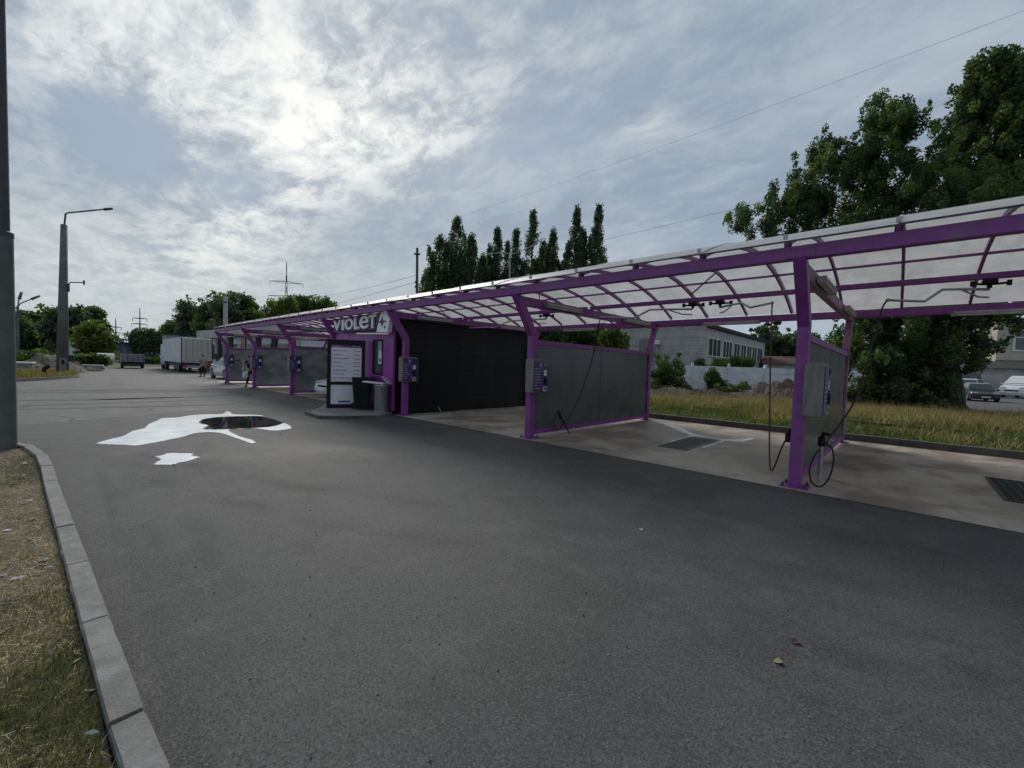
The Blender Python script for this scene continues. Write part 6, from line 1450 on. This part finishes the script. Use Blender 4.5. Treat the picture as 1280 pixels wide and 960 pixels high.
# ------------------------------------------------------------------ grass
def grass(name, pts, heights, cols, width, lean, seed, flat=0.0, parent=None):
    g = rs(seed); n = len(pts); a = g.uniform(0, 2 * np.pi, n); l = g.normal(size=(n, 2)) * lean
    d = np.stack([np.cos(a), np.sin(a), np.zeros(n)], 1) * (width * g.uniform(.6, 1.3, n))[:, None]
    mid_ = pts + np.stack([l[:, 0] * .35, l[:, 1] * .35, heights * 0.58], 1); tip = pts + np.stack([l[:, 0], l[:, 1], heights], 1)
    v = np.stack([pts - d, pts + d, mid_ + d * .7, mid_ - d * .7, tip], 1).reshape(-1, 3)
    i = np.arange(n)[:, None] * 5; q = np.concatenate([i + np.array([[0, 1, 2]]), i + np.array([[0, 2, 3]]), i + np.array([[3, 2, 4]])], 0)
    o = bpy.data.objects.new(name, np_mesh(name, v, q, np.repeat(cols, 5, 0), blade_m)); COL.objects.link(o); o['kind'] = 'stuff'; return o
def ground_z(x, y): 
    t = np.sqrt(np.clip((y - (13.95)) / 20, 0, 1)); return 0.10 + 0.05 * np.sin(x * 1.3 + y) + 0.04 * np.sin(y * 2.1 - x * 0.7) - 0.10 * t - 0.02
def vnoise(x, y, s, seed):
    g = rs(seed); r = 0
    for k in range(5): a = g.uniform(0, 6.28); f = s * g.uniform(.6, 1.7); r = r + np.sin((x * math.cos(a) + y * math.sin(a)) * f + g.uniform(0, 6.28))
    return r / 5
g = rs(60); n = 112000
y = 14.1 + 18 * g.random(n) ** 1.25; x = g.uniform(-12.5, 11, n); yk = 14.02 + 0 * x; y = np.maximum(y, yk + 0.03)
dd = y - yk; nz_ = vnoise(x, y, 1.1, 61); ht = np.clip(0.10 + 0.05 * np.minimum(dd, 5) + 0.12 * nz_ + 0.07 * vnoise(x, y, 3.7, 66), 0.05, 0.45) * g.uniform(0.5, 1.3, n); ht[dd > 7] *= 0.75
dry = np.clip((dd - 2.0) / 5.0 + nz_ * 1.0 + 0.5 * vnoise(x, y, 3.1, 68), 0.05, 0.82); isd = g.random(n) < dry
cg = np.array([(0.085, 0.115, 0.030), (0.115, 0.145, 0.035), (0.060, 0.085, 0.026)])[g.integers(0, 3, n)]; cd = np.array([(0.32, 0.25, 0.12), (0.24, 0.165, 0.08), (0.38, 0.31, 0.17), (0.15, 0.115, 0.055), (0.19, 0.18, 0.07)])[g.integers(0, 5, n)] * (1 + 0.35 * vnoise(x, y, 2.6, 65))[:, None]
cc = np.where(isd[:, None], cd, cg) * g.uniform(.7, 1.25, (n, 1))
tag(grass('grass', np.stack([x, y, ground_z(x, y)], 1), ht, cc, 0.014, 0.11, 62), 'tall dry grass and green tufts growing over the tram track behind the bays', 'grass', kind='stuff')
g = rs(63); n = 7000; x = g.uniform(-9, 10, n); y = g.uniform(17, 29, n); z = ground_z(x, y)
tag(grass('tall_stems', np.stack([x, y, z], 1), g.uniform(.3, .62, n), np.array([(0.26, 0.19, 0.09), (0.20, 0.14, 0.06)])[g.integers(0, 2, n)], 0.008, 0.15, 64), 'tall brown seed stems standing above the grass strip', 'grass', kind='stuff')
# verge: green tufts, dry straw lying flat, pale litter
def in_verge(x, y): 
    kx = np.array([p[0] for p in KERB_IN[::-1]]); ky = np.array([p[1] for p in KERB_IN[::-1]]); return y < np.interp(x, kx, ky) - 0.01
g = rs(70); n = 230000
r = g.random(n) ** 1.5
x = -1.3 - 11.5 * r; y = 0.30 - g.random(n) ** 1.1 * (1.3 + 7.0 * r)
n2_ = 70000; x = np.concatenate([x, g.uniform(-1.5, 3.4, n2_)]); y = np.concatenate([y, 0.8 - 3.2 * g.random(n2_)]); k_ = in_verge(x, y) & (x > -13.2); x, y = x[k_], y[k_]; n = len(x)
nz_ = vnoise(x, y, 1.6, 71) + 0.6 * vnoise(x, y, 4.5, 72); edge = np.interp(x, [p[0] for p in KERB_IN[::-1]], [p[1] for p in KERB_IN[::-1]]) - y
green = g.random(n) < np.clip(0.40 + nz_ * 1.1 + 0.28 * np.exp(-edge / 0.10), 0.02, 0.90)
k_ = green | (g.random(n) < 0.85); x, y, green, nz_ = x[k_], y[k_], green[k_], nz_[k_]; n = len(x)
cg = np.array([(0.075, 0.090, 0.028), (0.100, 0.112, 0.036), (0.052, 0.064, 0.024), (0.125, 0.125, 0.048)])[g.integers(0, 4, n)]; cd = np.array([(0.40, 0.31, 0.17), (0.29, 0.21, 0.11), (0.50, 0.42, 0.27), (0.15, 0.115, 0.07)])[g.integers(0, 4, n)]
cc = np.where(green[:, None], cg, cd) * g.uniform(.65, 1.25, (n, 1))
ht = np.where(green, g.uniform(.012, .05, n), g.uniform(.004, .020, n)); 
pts = np.stack([x, y, np.full(n, 0.052)], 1)
gg = grass('verge_grass', pts[green], ht[green], cc[green], 0.0022, 0.018, 73); tag(gg, 'short worn green grass growing in the left verge', 'grass', kind='stuff')
gg = grass('straw', pts[~green], ht[~green], cc[~green], 0.0021, 0.065, 74); tag(gg, 'dry straw lying flat over the soil of the left verge', 'straw', kind='stuff')
g = rs(75); n = 900; x = -1.2 - 10.5 * g.random(n) ** 1.4; y = 0.2 - g.random(n) ** 1.1 * 4.2; k_ = in_verge(x, y); x, y = x[k_], y[k_]; n = len(x)
C = np.stack([x, y, np.full(n, 0.075)], 1); v, f, cl = leaf_cloud(C, np.full(n, 0.02), n, 0.06, g, np.array([(0.38, 0.36, 0.31), (0.26, 0.22, 0.16), (0.45, 0.44, 0.42)]), 0.3)
v = v.reshape(-1, 4, 3); v[:, :, 2] = 0.068 + (v[:, :, 2] - 0.075) * 0.35; v = v.reshape(-1, 3)
o = bpy.data.objects.new('leaf_litter', np_mesh('leaf_litter', v, f, cl, attr_mat('litter_leaves', 0.8))); COL.objects.link(o); tag(o, 'pale dead leaves and paper scraps scattered over the left verge', 'litter', kind='stuff')
# dry grass on the traffic island and rough ground beyond
g = rs(76); n = 9000; bb = np.array(isl2); x = g.uniform(bb[:, 0].min(), bb[:, 0].max(), n); y = g.uniform(bb[:, 1].min(), bb[:, 1].max(), n)
def inside(px_, py_, poly):
    r = np.zeros(len(px_), bool); j = len(poly) - 1
    for i in range(len(poly)):
        xi, yi = poly[i]; xj, yj = poly[j]; c = ((yi > py_) != (yj > py_)) & (px_ < (xj - xi) * (py_ - yi) / (yj - yi + 1e-12) + xi); r ^= c; j = i
    return r
k_ = inside(x, y, isl2); x, y = x[k_], y[k_]; n = len(x)
tag(grass('dry_grass', np.stack([x, y, np.full(n, .09)], 1), g.uniform(.08, .4, n), np.array([(0.27, 0.20, 0.08), (0.20, 0.15, 0.06), (0.12, 0.12, 0.04)])[g.integers(0, 3, n)], 0.03, 0.1, 77), 'dry yellow grass on the traffic island round the concrete street lamp', 'grass', kind='stuff')

# fallen leaves and grit on the asphalt
def leaf(label, px, py, s, rz, mtl=leaf_tan):
    c = gnd(px, py); q = MB(); w = s * 0.36
    vs = [(-s * .5, 0, .004), (-s * .2, w * .8, .012), (s * .15, w, .016), (s * .5, 0, .006), (s * .15, -w, .018), (-s * .2, -w * .8, .010), (0, 0, .004)]
    q.add(vs, [(0, 6, 1), (1, 6, 2), (2, 6, 3), (3, 6, 4), (4, 6, 5), (5, 6, 0)])
    o = q.build('fallen_leaf', mtl, None, loc=(c.x, c.y, 0.003)); o.rotation_euler.z = rz; md = o.modifiers.new('thick', 'SOLIDIFY'); md.thickness = 0.0015; tag(o, label, 'leaf')
leaf('pale yellow fallen leaf on the asphalt nearer to the camera', 973, 829, 0.055, 0.6)
leaf('small pale leaf on the asphalt below the middle bay', 801, 663, 0.055, 2.0)
leaf('dark brown leaf on the asphalt above the pale yellow one', 994, 804, 0.06, 1.1, rust_m)
leaf('tiny yellow leaf beside the foam puddle near its right end', 352, 542.5, 0.09, 0.4)
g = rs(80); n = 900; x = g.uniform(-9, 2.5, n); y = g.uniform(0.4, 6.9, n)
C = np.stack([x, y, np.full(n, 0.006)], 1); v, f, cl = leaf_cloud(C, np.full(n, .004), n, 0.014, g, np.array([(0.12, 0.115, 0.11), (0.02, 0.02, 0.02), (0.16, 0.15, 0.13), (0.03, 0.028, 0.026)]), .2)
v[:, 2] = np.clip(v[:, 2], 0.0025, 0.012); o = bpy.data.objects.new('grit', np_mesh('grit', v, f, cl, blade_m)); COL.objects.link(o); tag(o, 'loose grit scattered over the asphalt of the driveway', 'grit', kind='stuff')
